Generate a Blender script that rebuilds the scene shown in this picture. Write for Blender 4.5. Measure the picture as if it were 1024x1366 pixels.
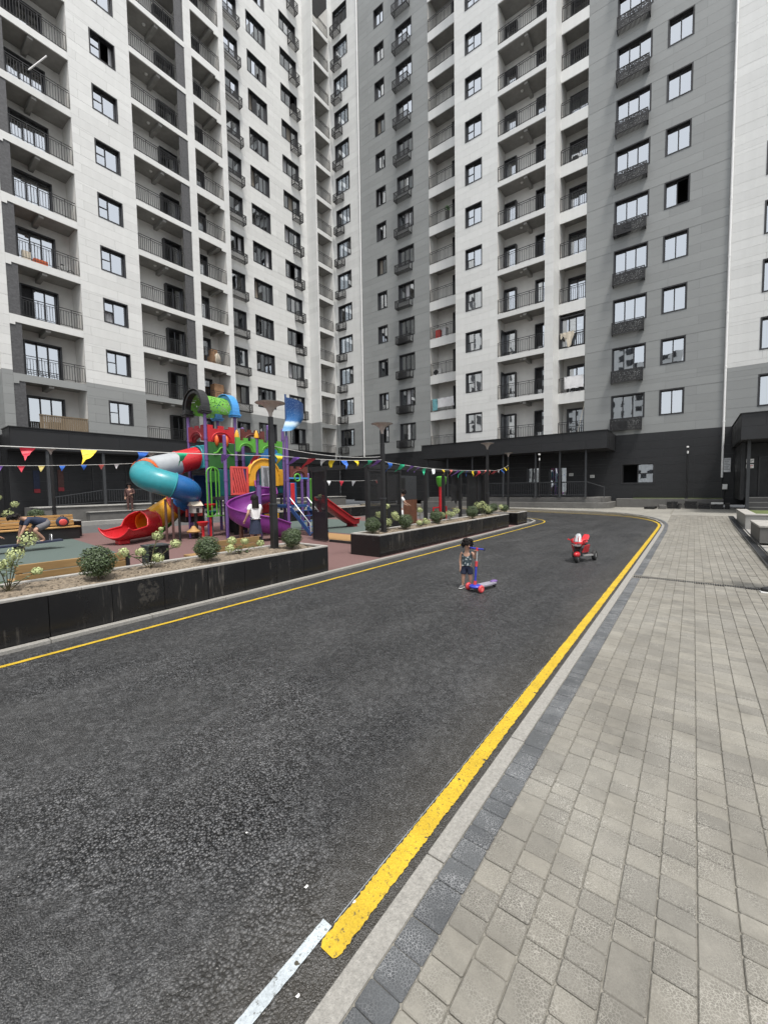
import bpy, bmesh, math, random
from mathutils import Vector, Matrix, Quaternion
R = math.radians
rnd = random.Random(11)
for o in list(bpy.data.objects):
    bpy.data.objects.remove(o)
scene = bpy.context.scene
COL = scene.collection

# ------------------------------------------------------------------ camera
cam_d = bpy.data.cameras.new('camera')
cam = bpy.data.objects.new('camera', cam_d)
COL.objects.link(cam)
scene.camera = cam
YAW, PITCH, ROLL, FPX, HCAM = R(-37.33), R(-3.4), R(-0.885), 541.0, 1.6
_f = Vector((math.sin(YAW)*math.cos(PITCH), math.cos(YAW)*math.cos(PITCH), math.sin(PITCH)))
_r = _f.cross(Vector((0, 0, 1))).normalized()
_u = _r.cross(_f)
_r2 = _r*math.cos(ROLL) + _u*math.sin(ROLL)
_u2 = -_r*math.sin(ROLL) + _u*math.cos(ROLL)
mw = Matrix.Identity(4)
for i in range(3):
    mw[i][0], mw[i][1], mw[i][2] = _r2[i], _u2[i], -_f[i]
mw[0][3], mw[1][3], mw[2][3] = 0, 0, HCAM
cam.matrix_world = mw
cam_d.sensor_fit = 'HORIZONTAL'
cam_d.sensor_width = 36.0
cam_d.lens = FPX/1024*36.0
cam_d.clip_start = 0.02
cam_d.clip_end = 2000

# ------------------------------------------------------------------ world + sun
SUN_EL, SUN_AZ = R(67), R(120)       # azimuth measured from +Y clockwise
w = bpy.data.worlds.new('World')
scene.world = w
w.use_nodes = True
wn = w.node_tree
sky = wn.nodes.new('ShaderNodeTexSky')
sky.sky_type = 'NISHITA'
sky.sun_disc = False
sky.sun_elevation = SUN_EL
sky.sun_rotation = SUN_AZ
sky.air_density = 1.0
sky.dust_density = 6.0
sky.ozone_density = 1.0
bg = wn.nodes['Background']
bg.inputs['Strength'].default_value = 0.11
# thin even overcast over the clear-sky model
ov = wn.nodes.new('ShaderNodeMix'); ov.data_type = 'RGBA'
ov.inputs[0].default_value = .72
ov.inputs[7].default_value = (7.0, 7.25, 7.5, 1)
wn.links.new(sky.outputs[0], ov.inputs[6])
wn.links.new(ov.outputs[2], bg.inputs['Color'])
sd = bpy.data.lights.new('sun', 'SUN')
sd.energy = 2.1
sd.angle = R(10)
sd.color = (1.0, 0.965, 0.91)
so = bpy.data.objects.new('sun', sd)
COL.objects.link(so)
_sd = Vector((math.sin(SUN_AZ)*math.cos(SUN_EL), math.cos(SUN_AZ)*math.cos(SUN_EL), math.sin(SUN_EL)))
so.rotation_euler = _sd.to_track_quat('Z', 'Y').to_euler()
so.location = (0, -10, 60)
scene.view_settings.view_transform = 'Standard'
scene.view_settings.look = 'None'
scene.view_settings.exposure = 0.80
scene.view_settings.gamma = 1.0
scene.view_settings.use_curve_mapping = False
scene.render.engine = 'CYCLES'

# ------------------------------------------------------------------ helpers
class MB:
    """collects shapes into one mesh"""
    def __init__(s):
        s.v, s.f, s.mi = [], [], []
        s.cur = 0
    def add(s, vs, fs):
        b = len(s.v)
        s.v += [tuple(p) for p in vs]
        s.f += [tuple(i+b for i in f) for f in fs]
        s.mi += [s.cur]*len(fs)
        return s
    def box(s, x0, y0, z0, x1, y1, z1):
        return s.add([(x0,y0,z0),(x1,y0,z0),(x1,y1,z0),(x0,y1,z0),(x0,y0,z1),(x1,y0,z1),(x1,y1,z1),(x0,y1,z1)],
                     [(3,2,1,0),(4,5,6,7),(0,1,5,4),(1,2,6,5),(2,3,7,6),(3,0,4,7)])
    def obox(s, c, size, rot=None):
        m = rot if rot is not None else Matrix.Identity(3)
        c = Vector(c); hx, hy, hz = (q/2 for q in size)
        vs = [c + m @ Vector(p) for p in ((-hx,-hy,-hz),(hx,-hy,-hz),(hx,hy,-hz),(-hx,hy,-hz),(-hx,-hy,hz),(hx,-hy,hz),(hx,hy,hz),(-hx,hy,hz))]
        return s.add(vs, [(3,2,1,0),(4,5,6,7),(0,1,5,4),(1,2,6,5),(2,3,7,6),(3,0,4,7)])
    def quad(s, a, b, c, d):
        return s.add([a, b, c, d], [(0, 1, 2, 3)])
    def bar(s, p0, p1, w, h=None):
        """square bar between two points"""
        p0, p1 = Vector(p0), Vector(p1)
        d = p1-p0
        L = d.length
        if L < 1e-6: return s
        q = d.to_track_quat('X', 'Z').to_matrix()
        return s.obox((p0+p1)/2, (L, w, h or w), q)
    def tube(s, pts, r, n=8, caps=True, closed=False):
        pts = [Vector(p) for p in pts]
        rs = r if isinstance(r, (list, tuple)) else [r]*len(pts)
        N = len(pts)
        vs, fs = [], []
        t0 = (pts[1]-pts[0]).normalized()
        up = Vector((0,0,1)) if abs(t0.z) < .9 else Vector((1,0,0))
        nrm = (up - t0*up.dot(t0)).normalized()
        for i, p in enumerate(pts):
            if closed: t = (pts[(i+1) % N]-pts[i-1])
            else: t = pts[min(i+1, N-1)]-pts[max(i-1, 0)]
            t.normalize()
            nrm = (nrm - t*nrm.dot(t))
            if nrm.length < 1e-6: nrm = t.orthogonal()
            nrm.normalize()
            b = t.cross(nrm)
            for k in range(n):
                a = 2*math.pi*k/n
                vs.append(p + (nrm*math.cos(a)+b*math.sin(a))*rs[i])
        for i in range(N if closed else N-1):
            j = (i+1) % N
            for k in range(n):
                fs.append((i*n+k, i*n+(k+1) % n, j*n+(k+1) % n, j*n+k))
        if caps and not closed:
            fs.append(tuple(range(n-1, -1, -1)))
            fs.append(tuple((N-1)*n+k for k in range(n)))
        return s.add(vs, fs)
    def cyl(s, p0, p1, r0, r1=None, n=10, caps=True):
        return s.tube([p0, p1], [r0, r0 if r1 is None else r1], n, caps)
    def lathe(s, prof, c=(0,0,0), n=16, m=None, caps=False):
        c = Vector(c); m = m or Matrix.Identity(3)
        vs, fs = [], []
        for r, z in prof:
            for k in range(n):
                a = 2*math.pi*k/n
                vs.append(c + m @ Vector((r*math.cos(a), r*math.sin(a), z)))
        for i in range(len(prof)-1):
            for k in range(n):
                fs.append((i*n+k, i*n+(k+1) % n, (i+1)*n+(k+1) % n, (i+1)*n+k))
        if caps:
            fs.append(tuple(range(n-1, -1, -1)))
            fs.append(tuple((len(prof)-1)*n+k for k in range(n)))
        return s.add(vs, fs)
    def ball(s, c, r, n=12, m=8, rot=None):
        rx, ry, rz = r if isinstance(r, (tuple, list)) else (r, r, r)
        prof = []
        c = Vector(c); M3 = rot or Matrix.Identity(3)
        vs, fs = [], []
        for i in range(m+1):
            th = math.pi*i/m
            for k in range(n):
                a = 2*math.pi*k/n
                vs.append(c + M3 @ Vector((rx*math.sin(th)*math.cos(a), ry*math.sin(th)*math.sin(a), -rz*math.cos(th))))
        for i in range(m):
            for k in range(n):
                fs.append((i*n+k, i*n+(k+1) % n, (i+1)*n+(k+1) % n, (i+1)*n+k))
        return s.add(vs, fs)
    def torus(s, c, R0, r, n=24, k=8, rot=None):
        M3 = rot or Matrix.Identity(3); c = Vector(c)
        pts = [c + M3 @ Vector((R0*math.cos(2*math.pi*i/n), R0*math.sin(2*math.pi*i/n), 0)) for i in range(n)]
        return s.tube(pts, r, k, closed=True)
    def prism(s, pts, ext):
        """polygon (3-D points) extruded along a vector"""
        ext = Vector(ext); n = len(pts)
        a = [Vector(p) for p in pts]; b = [p+ext for p in a]
        fs = [tuple(range(n)), tuple(range(2*n-1, n-1, -1))]
        fs += [(i, i+n, (i+1) % n+n, (i+1) % n) for i in range(n)]
        return s.add(a+b, fs)
    def grid(s, rows):
        n = len(rows[0])
        vs = [p for r in rows for p in r]
        fs = [(i*n+j, i*n+j+1, (i+1)*n+j+1, (i+1)*n+j) for i in range(len(rows)-1) for j in range(n-1)]
        return s.add(vs, fs)
    def mesh(s, name, mats, smooth=None, bevel=0, fixn=True):
        me = bpy.data.meshes.new(name)
        me.from_pydata(s.v, [], s.f)
        if not isinstance(mats, (list, tuple)): mats = [mats]
        for m in mats: me.materials.append(M[m] if isinstance(m, str) else m)
        if len(mats) > 1:
            me.polygons.foreach_set('material_index', s.mi)
        if fixn or bevel:
            bm = bmesh.new(); bm.from_mesh(me)
            if smooth is not None: bmesh.ops.remove_doubles(bm, verts=bm.verts, dist=1e-5)
            if bevel:
                bmesh.ops.recalc_face_normals(bm, faces=bm.faces)
                es = [e for e in bm.edges if len(e.link_faces) == 2 and e.calc_face_angle(0) > R(30)]
                bmesh.ops.bevel(bm, geom=es, offset=bevel, segments=1, affect='EDGES', clamp_overlap=True)
            bmesh.ops.recalc_face_normals(bm, faces=bm.faces)
            bm.to_mesh(me); bm.free()
        if smooth is not None:
            me.polygons.foreach_set('use_smooth', [True]*len(me.polygons))
            if smooth: me.set_sharp_from_angle(angle=R(smooth))
        me.update()
        return me
    def obj(s, name, mats, parent=None, loc=None, smooth=None, bevel=0, kind=None, label=None, fixn=True):
        return inst(name, s.mesh(name, mats, smooth, bevel, fixn), parent, loc, kind=kind, label=label)

def inst(name, me, parent=None, loc=None, rotz=0, kind=None, label=None, rot=None, scale=None):
    o = bpy.data.objects.new(name, me)
    COL.objects.link(o)
    if parent: o.parent = parent
    if loc is not None: o.location = loc
    if rotz: o.rotation_euler = (0, 0, rotz)
    if rot is not None: o.rotation_euler = rot
    if scale is not None: o.scale = scale
    if kind: o['kind'] = kind
    if label: o['label'] = label
    return o
def tag(o, label, cat, group=None):
    o['label'] = label; o['category'] = cat
    if group: o['group'] = group
    return o
def thing(name, label, cat, loc=(0,0,0), rotz=0, group=None):
    o = inst(name, None, None, loc, rotz)
    return tag(o, label, cat, group)
def struct(name, mb, mats, loc=None, **k):
    return mb.obj(name, mats, None, loc, kind='structure', **k)
def dup(root, loc, rotz=0, label=None, scale=None):
    def cp(o, par):
        c = o.copy(); COL.objects.link(c)
        if par: c.parent = par
        for ch in o.children: cp(ch, c)
        return c
    c = cp(root, None)
    c.location = loc; c.rotation_euler = (0, 0, rotz)
    if scale: c.scale = scale if isinstance(scale, tuple) else (scale,)*3
    if label: c['label'] = label
    return c
def rotz3(a): return Matrix.Rotation(a, 3, 'Z')

# ------------------------------------------------------------------ materials
M = {}
class NT:
    def __init__(s, name):
        s.m = bpy.data.materials.new(name); s.m.use_nodes = True
        s.t = s.m.node_tree; s.n = s.t.nodes
        s.b = s.n['Principled BSDF']
        M[name] = s.m
    def new(s, t, **k):
        nd = s.n.new('ShaderNode'+t)
        for a, b in k.items(): setattr(nd, a, b)
        return nd
    def link(s, a, b): s.t.links.new(a, b)
    def coord(s, scale=None, kind='Object'):
        tc = s.new('TexCoord')
        if scale is None: return tc.outputs[kind]
        mp = s.new('Mapping')
        mp.inputs['Scale'].default_value = scale if isinstance(scale, tuple) else (scale,)*3
        s.link(tc.outputs[kind], mp.inputs[0])
        return mp.outputs[0]
    def noise(s, co, scale, detail=4, rough=.55):
        nd = s.new('TexNoise'); nd.inputs['Scale'].default_value = scale
        nd.inputs['Detail'].default_value = detail; nd.inputs['Roughness'].default_value = rough
        if co is not None: s.link(co, nd.inputs['Vector'])
        return nd.outputs['Fac']
    def vor(s, co, scale, feature='F1', out='Distance', rnd_=1):
        nd = s.new('TexVoronoi', feature=feature); nd.inputs['Scale'].default_value = scale
        nd.inputs['Randomness'].default_value = rnd_
        if co is not None: s.link(co, nd.inputs['Vector'])
        return nd.outputs[out]
    def ramp(s, fac, stops):
        nd = s.new('ValToRGB'); cr = nd.color_ramp
        while len(cr.elements) < len(stops): cr.elements.new(.5)
        for e, (p, c) in zip(cr.elements, stops):
            e.position = p; e.color = (c if isinstance(c, tuple) else (c, c, c)) + (1,)
        s.link(fac, nd.inputs[0])
        return nd.outputs[0]
    def math(s, op, a, b=None):
        nd = s.new('Math', operation=op)
        for i, q in enumerate((a, b)):
            if q is None: continue
            if isinstance(q, (int, float)): nd.inputs[i].default_value = q
            else: s.link(q, nd.inputs[i])
        return nd.outputs[0]
    def mix(s, fac, a, b, mode='MIX'):
        nd = s.new('Mix', data_type='RGBA', blend_type=mode)
        for k, q in ((0, fac), (6, a), (7, b)):
            if isinstance(q, (int, float)):
                nd.inputs[k].default_value = q if k == 0 else (q, q, q, 1)
            elif isinstance(q, tuple): nd.inputs[k].default_value = q+(1,)
            else: s.link(q, nd.inputs[k])
        return nd.outputs[2]
    def bump(s, h, strength=.3, dist=.01):
        nd = s.new('Bump'); nd.inputs['Strength'].default_value = strength
        nd.inputs['Distance'].default_value = dist
        s.link(h, nd.inputs['Height'])
        s.link(nd.outputs[0], s.b.inputs['Normal'])
    def set(s, color=None, rough=.6, spec=.5, metal=0):
        if color is not None:
            if isinstance(color, tuple): s.b.inputs['Base Color'].default_value = color+(1,)
            else: s.link(color, s.b.inputs['Base Color'])
        if isinstance(rough, (int, float)): s.b.inputs['Roughness'].default_value = rough
        else: s.link(rough, s.b.inputs['Roughness'])
        s.b.inputs['Specular IOR Level'].default_value = spec
        s.b.inputs['Metallic'].default_value = metal
        return s
def lerp3(c, k): return tuple(q*k for q in c)
def plain(name, c, rough=.6, spec=.5, var=.12, scale=6, bump=0, metal=0, bscale=60):
    """a colour with soft uneven wear and fine relief"""
    t = NT(name); co = t.coord()
    n = t.noise(co, scale, 5, .6)
    t.set(t.ramp(n, [(.3, lerp3(c, 1-var)), (.7, lerp3(c, 1+var))]),
          t.ramp(t.noise(co, scale*2.3, 3), [(.3, max(.03, rough-.08)), (.7, min(1, rough+.08))]), spec, metal)
    if bump: t.bump(t.noise(co, bscale, 3), bump, .004)
    return t
plain('plastic_red', (.52,.022,.03), .32, var=.08)
plain('plastic_coral', (.62,.08,.07), .4, var=.08)
plain('plastic_darkred', (.24,.02,.028), .4, var=.1)
plain('plastic_brown', (.13,.035,.028), .45, var=.15)
plain('plastic_green', (.10,.36,.04), .38, var=.1)
plain('plastic_darkgreen', (.035,.13,.035), .45, var=.1)
plain('plastic_blue', (.02,.13,.36), .32, var=.08)
plain('plastic_skyblue', (.06,.28,.62), .35, var=.08)
plain('plastic_navy', (.025,.07,.2), .4, var=.1)
plain('plastic_teal', (.03,.27,.31), .34, var=.08)
plain('plastic_darkteal', (.012,.10,.105), .42, var=.1)
plain('plastic_grey', (.36,.38,.40), .38, var=.06)
plain('plastic_yellow', (.72,.36,.025), .36, var=.06)
plain('plastic_orange', (.7,.13,.03), .38, var=.06)
plain('plastic_purple', (.19,.035,.22), .33, var=.08)
plain('plastic_lilac', (.34,.16,.45), .35, var=.06)
plain('post_purple', (.15,.085,.26), .38, var=.1, scale=3)
plain('plastic_black', (.022,.022,.023), .42, var=.15)
plain('plastic_white', (.78,.78,.77), .35, var=.04)
plain('black_metal', (.016,.016,.017), .45, var=.2)
plain('frame_dark', (.022,.022,.024), .42, var=.15)
plain('grey_metal', (.043,.046,.050), .45, var=.12)
plain('steel', (.5,.51,.52), .35, metal=.6)
plain('pipe_white', (.8,.8,.79), .4, var=.04)
plain('charcoal_panel', (.0135,.0142,.016), .5, var=.14, scale=.9)
plain('grey_panel', (.262,.272,.269), .55, var=.05, scale=.6)
plain('plaster', (.70,.69,.66), .85, var=.07, scale=1.5, bump=.1)
plain('concrete', (.28,.275,.26), .85, var=.15, scale=2, bump=.15)
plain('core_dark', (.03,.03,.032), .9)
plain('joint_grey', (.16,.16,.16), .9)
plain('granite_screen', (.075,.075,.078), .5, var=.3, scale=10)
plain('stone_cap', (.33,.32,.30), .8, var=.2, scale=5, bump=.25)
plain('plinth_stone', (.125,.122,.116), .75, var=.14, scale=3, bump=.2)
plain('plinth_light', (.30,.295,.28), .8, var=.12, scale=3)
plain('soil', (.185,.15,.11), .95, var=.5, scale=26, bump=1.0, bscale=60)
plain('grass_mat', (.09,.115,.035), .9, var=.4, scale=9, bump=.6)
plain('pebble_white', (.28,.273,.258), .8, var=.25, scale=30, bump=.6)
plain('rubber_red', (.15,.085,.08), .9, var=.12, scale=40, bump=.3, bscale=220)
plain('rubber_green', (.085,.115,.105), .9, var=.12, scale=40, bump=.3, bscale=220)
plain('rubber_orange', (.34,.20,.085), .9, var=.12, scale=40, bump=.3, bscale=220)
plain('skin', (.46,.27,.19), .55, var=.06)
plain('hair', (.010,.008,.008), .75, .25, var=.3, scale=60)
plain('cloth_white', (.72,.72,.73), .85, var=.06)
plain('cloth_navy', (.022,.03,.06), .85, var=.2)
plain('cloth_slate', (.055,.085,.10), .85, var=.35, scale=26)
t = NT('cloth_print'); co = t.coord(); v_ = t.vor(co, 38, out='Color'); vb = t.new('RGBToBW'); t.link(v_, vb.inputs[0])
t.set(t.mix(t.ramp(vb.outputs[0], [(.74, 0.0), (.78, 1.0)]), t.ramp(t.noise(co, 30, 4), [(.3, (.03,.045,.055)), (.7, (.075,.11,.125))]), (.42,.46,.47)), .85, .3)
plain('cloth_grey', (.12,.12,.13), .85, var=.15)
plain('cloth_brown', (.09,.045,.04), .85, var=.2)
plain('cloth_teal', (.16,.38,.42), .85, var=.2)
plain('cloth_cream', (.6,.54,.44), .85, var=.12)
plain('cardboard', (.34,.2,.11), .85, var=.15)
plain('wood_brown', (.14,.06,.035), .55, var=.3, scale=4)
plain('shoe_white', (.75,.75,.74), .5)
plain('tyre', (.03,.03,.03), .75, var=.2, bump=.3)
plain('scooter_blue', (.035,.05,.40), .3)
plain('scooter_red', (.55,.05,.06), .35)
plain('scooter_deck', (.27,.26,.31), .5)
plain('lamp_glass', (.42,.37,.34), .25, var=.05)
plain('paper_white', (.72,.72,.70), .6, var=.05)
plain('leaf', (.055,.085,.03), .5, var=.45, scale=30)
plain('leaf_grey', (.10,.135,.075), .55, var=.35, scale=30)
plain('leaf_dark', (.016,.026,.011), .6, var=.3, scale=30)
plain('flower_cream', (.40,.45,.21), .7, var=.25, scale=50)
plain('stem', (.10,.085,.04), .8)
for nm, c in dict(flag_red=(.6,.03,.06), flag_yellow=(.8,.58,.02), flag_blue=(.02,.12,.5), flag_green=(.02,.42,.22),
                  flag_purple=(.22,.10,.45), flag_cream=(.75,.62,.22), flag_coral=(.72,.16,.14), flag_white=(.7,.72,.74)).items():
    t = plain(nm, c, .55, var=.06, scale=12)
plain('string', (.6,.6,.58), .8)

def panel_tone(name):
    t_ = M[name].node_tree; b_ = t_.nodes['Principled BSDF']; src = b_.inputs['Base Color'].links[0].from_socket
    oi = t_.nodes.new('ShaderNodeObjectInfo'); ge = t_.nodes.new('ShaderNodeNewGeometry')
    ad = t_.nodes.new('ShaderNodeMath'); ad.operation = 'ADD'; fr_ = t_.nodes.new('ShaderNodeMath'); fr_.operation = 'FRACT'
    t_.links.new(oi.outputs['Random'], ad.inputs[0]); t_.links.new(ge.outputs['Random Per Island'], ad.inputs[1]); t_.links.new(ad.outputs[0], fr_.inputs[0])
    mr = t_.nodes.new('ShaderNodeMapRange'); mr.inputs['To Min'].default_value = .94; mr.inputs['To Max'].default_value = 1.04
    t_.links.new(fr_.outputs[0], mr.inputs[0])
    mx_ = t_.nodes.new('ShaderNodeMix'); mx_.data_type = 'RGBA'; mx_.blend_type = 'MULTIPLY'; mx_.inputs[0].default_value = 1
    t_.links.new(src, mx_.inputs[6]); t_.links.new(mr.outputs[0], mx_.inputs[7]); t_.links.new(mx_.outputs[2], b_.inputs['Base Color'])

def wood(name, c):
    t = NT(name); co = t.coord((1, 1, 1))
    mp = t.coord((14, 1.2, 14))
    n = t.noise(mp, 2.2, 6, .65)
    k = t.noise(co, 1.7, 2)
    col = t.mix(.35, t.ramp(n, [(.3, lerp3(c, .62)), (.7, lerp3(c, 1.15))]), t.ramp(k, [(.3, lerp3(c, .8)), (.7, lerp3(c, 1.1))]))
    t.set(col, .6, .4); t.bump(n, .2, .003)
wood('wood_plank', (.33,.205,.085))
wood('wood_bench', (.46,.27,.10))
wood('wood_slat', (.21,.16,.105))

# white cladding with faint rain streaks
t = NT('white_panel'); co = t.coord()
big = t.noise(co, .35, 4); streak = t.noise(t.coord((1.3, 1.3, .10)), 2.2, 5, .6)
t.set(t.mix(.24, t.ramp(big, [(.3, (.64,.645,.63)), (.7, (.70,.705,.69))]), t.ramp(streak, [(.3, (.52,.525,.51)), (.7, (.73,.735,.72))])), .5, .4)

for nm_ in ('white_panel', 'grey_panel', 'charcoal_panel'): panel_tone(nm_)
# window glass: see-through, tinted, mirror-like at a slant
t = NT('window_glass'); t.n.remove(t.b)
out = t.n['Material Output']
tr = t.new('BsdfTransparent'); tr.inputs[0].default_value = (.50,.54,.56,1)
wv = t.new('Bump'); wv.inputs['Strength'].default_value = .035; wv.inputs['Distance'].default_value = .03
t.link(t.noise(t.coord(), 1.6, 2), wv.inputs['Height'])
gl = t.new('BsdfGlossy'); t.link(wv.outputs[0], gl.inputs['Normal']); gl.inputs['Roughness'].default_value = .015; gl.inputs[0].default_value = (.94,.97,1,1)
fr = t.new('Fresnel'); fr.inputs[0].default_value = 1.75
fac = t.math('MINIMUM', t.math('ADD', t.math('MULTIPLY', fr.outputs[0], 1.7), .42), 1.0)
mx = t.new('MixShader'); t.link(fac, mx.inputs[0]); t.link(tr.outputs[0], mx.inputs[1]); t.link(gl.outputs[0], mx.inputs[2])
t.link(mx.outputs[0], out.inputs[0])
# sheer curtain
t = NT('curtain'); t.set((.55,.55,.56), .9, .2)
t = NT('curtain_beige'); t.set((.30,.27,.23), .9, .2)

# asphalt: coated aggregate in a black binder, dusty patches
t = NT('asphalt'); co = t.coord()
w1 = t.noise(co, 3, 3); 
mpx = t.new('VectorMath', operation='ADD'); t.link(co, mpx.inputs[0])
jit = t.new('TexNoise'); jit.inputs['Scale'].default_value = 60; t.link(co, jit.inputs['Vector'])
sc = t.new('VectorMath', operation='SCALE'); sc.inputs['Scale'].default_value = .008
t.link(jit.outputs['Color'], sc.inputs[0]); t.link(sc.outputs[0], mpx.inputs[1])
cv = mpx.outputs[0]
d1 = t.vor(cv, 88); c1 = t.vor(cv, 88, out='Color'); d2 = t.vor(cv, 190); c2 = t.vor(cv, 190, out='Color')
patch = t.noise(co, .42, 5, .6); patch2 = t.noise(t.coord((1, .35, 1)), 1.6, 5, .6)
bw1 = t.new('RGBToBW'); t.link(c1, bw1.inputs[0]); bw2 = t.new('RGBToBW'); t.link(c2, bw2.inputs[0])
st1 = t.ramp(bw1.outputs[0], [(.12, (.016,.017,.019)), (.5, (.044,.046,.050)), (.90, (.15,.152,.156))])
st2 = t.ramp(bw2.outputs[0], [(.15, (.015,.016,.018)), (.55, (.046,.048,.051)), (.9, (.135,.136,.137))])
big = t.ramp(patch, [(.49, 0.0), (.62, 1.0)])
stone = t.mix(big, st2, st1)
gap = t.ramp(t.mix(big, d2, d1), [(.38, 1.0), (.64, .07)])
col = t.mix(1.0, stone, gap, 'MULTIPLY')
dust = t.ramp(patch2, [(.38, 0.0), (.72, 1.0)])
fl_ = t.vor(t.coord((1, 1, 1)), 26, out='Color'); fb_ = t.new('RGBToBW'); t.link(fl_, fb_.inputs[0])
col = t.mix(t.math('MULTIPLY', dust, .42), col, (.088,.089,.090))
col = t.mix(1.0, col, t.ramp(fb_.outputs[0], [(.25, .72), (.85, 1.35)]), 'MULTIPLY')
grit = t.ramp(t.noise(co, 350, 2), [(.70, 0.0), (.76, 1.0)])
col = t.mix(t.math('MULTIPLY', grit, .22), col, (.26,.255,.245))
sxyz = t.new('SeparateXYZ'); t.link(co, sxyz.inputs[0])
mrp = t.new('MapRange'); mrp.inputs['From Min'].default_value = -1.22; mrp.inputs['From Max'].default_value = -.70
t.link(t.math('ADD', sxyz.outputs[0], t.math('MULTIPLY', patch2, .35)), mrp.inputs[0])
col = t.mix(t.math('MULTIPLY', mrp.outputs[0], .28), col, (.100,.088,.066))
t.set(col, t.ramp(bw1.outputs[0], [(.2, .34), (.9, .6)]), .5)
h = t.mix(big, t.math('MULTIPLY', d2, .5), d1)
nd = t.new('Bump'); nd.invert = True; nd.inputs['Strength'].default_value = 1.0; nd.inputs['Distance'].default_value = .009
t.link(h, nd.inputs['Height']); t.link(nd.outputs[0], t.b.inputs['Normal'])
t = plain('asphalt_far', (.085,.085,.086), .85, var=.2, scale=2)

# road paint
def paint(name, c):
    t = NT(name); co = t.coord()
    n = t.noise(co, 55, 5, .7); s2 = t.noise(co, 6, 4); pit = t.vor(co, 34)
    col = t.mix(t.ramp(s2, [(.3, .0), (.7, .8)]), c, lerp3(c, .66)); col = t.mix(1.0, col, t.ramp(t.noise(co, 120, 3, .7), [(.25, .72), (.7, 1.12)]), 'MULTIPLY')
    worn = t.ramp(n, [(.57, 0.0), (.64, 1.0)])
    hole = t.ramp(t.noise(co, 21, 2, .4), [(.715, 0.0), (.735, 1.0)])
    col = t.mix(t.math('MAXIMUM', t.math('MULTIPLY', worn, .75), hole), col, (.06,.055,.04))
    t.set(col, .6, .4); t.bump(t.math('ADD', n, t.math('MULTIPLY', pit, .4)), .5, .006)
paint('paint_yellow', (.62,.42,.03))
paint('paint_white', (.50,.555,.59))

# pavers: cement skin over a crackle pattern
def paver_mat(name, base, line, amount, conc=False):
    t = NT(name); co = t.coord()
    oi = t.new('ObjectInfo'); ge = t.new('NewGeometry')
    r = t.math('FRACT', t.math('ADD', oi.outputs['Random'], ge.outputs['Random Per Island']))
    gco = t.new('VectorMath', operation='ADD'); t.link(ge.outputs['Position'], gco.inputs[0])
    gco.inputs[1].default_value = (3.1, 7.7, 0)
    p = gco.outputs[0]
    jn = t.new('TexNoise'); jn.inputs['Scale'].default_value = 40; t.link(p, jn.inputs['Vector'])
    js = t.new('VectorMath', operation='SCALE'); js.inputs['Scale'].default_value = .006; t.link(jn.outputs['Color'], js.inputs[0])
    ja = t.new('VectorMath', operation='ADD'); t.link(p, ja.inputs[0]); t.link(js.outputs[0], ja.inputs[1])
    e = t.vor(ja.outputs[0], 108, 'DISTANCE_TO_EDGE')
    crack = t.ramp(e, [(.025, 1.0), (.11, 0.0)])
    n1 = t.noise(p, 9, 5, .6); n2 = t.noise(p, 1.3, 3); n3 = t.noise(p, 160, 2)
    b = t.mix(t.ramp(n1, [(.3, 0.0), (.7, 1.0)]), lerp3(base, .74), lerp3(base, 1.22))
    b = t.mix(t.ramp(r, [(.0, 0.0), (1, 1.0)]), t.mix(1.0, b, (.80,.80,.80), 'MULTIPLY'), t.mix(1.0, b, (1.13,1.12,1.09), 'MULTIPLY'))
    skin = t.ramp(t.math('ADD', t.math('MULTIPLY', n1, .6), t.math('MULTIPLY', t.noise(p, 3.1, 2), .6)), [(.46, 1.0), (.68, .12)])
    b = t.mix(t.math('MULTIPLY', t.math('MULTIPLY', crack, skin), amount), b, line)
    b = t.mix(t.math('MULTIPLY', t.ramp(n3, [(.3, 0.0), (.7, 1.0)]), .18), b, lerp3(base, .6))
    stain = t.ramp(n2, [(.35, (.88,.87,.85)), (.65, (1.05,1.05,1.04))])
    b = t.mix(1.0, b, stain, 'MULTIPLY')
    scuff = t.ramp(t.noise(t.coord((1, 1, 1)) if False else p, 5.5, 6, .75), [(.66, 0.0), (.74, 1.0)])
    b = t.mix(t.math('MULTIPLY', scuff, .45), b, lerp3(line, 1.15))
    t.set(b, .82, .35)
    t.bump(t.math('ADD', t.math('MULTIPLY', e, .8), t.math('MULTIPLY', n3, .25)), .35, .003)
paver_mat('paver_grey', (.198,.191,.172), (.385,.373,.340), .85)
paver_mat('paver_dark', (.078,.084,.092), (.33,.34,.355), 1.0)
plain('kerb_stone', (.27,.262,.242), .85, var=.22, scale=70, bump=1.0, bscale=150)
plain('joint_sand', (.20,.19,.165), .95, var=.3, scale=30, bump=.5)
# far paving seen at a glancing angle
t = NT('paving_far'); co = t.coord()
br = t.new('TexBrick'); t.link(co, br.inputs['Vector']); br.inputs['Scale'].default_value = 1
br.inputs['Brick Width'].default_value = .16; br.inputs['Row Height'].default_value = .1215
br.inputs['Mortar Size'].default_value = .004; br.inputs['Color1'].default_value = (.25,.242,.22,1)
br.inputs['Color2'].default_value = (.305,.297,.27,1); br.inputs['Mortar'].default_value = (.16,.15,.13,1)
t.set(t.mix(1.0, br.outputs[0], t.ramp(t.noise(co, .7, 4), [(.3, (.85,.85,.85)), (.7, (1.1,1.1,1.08))]), 'MULTIPLY'), .8, .35)

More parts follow.
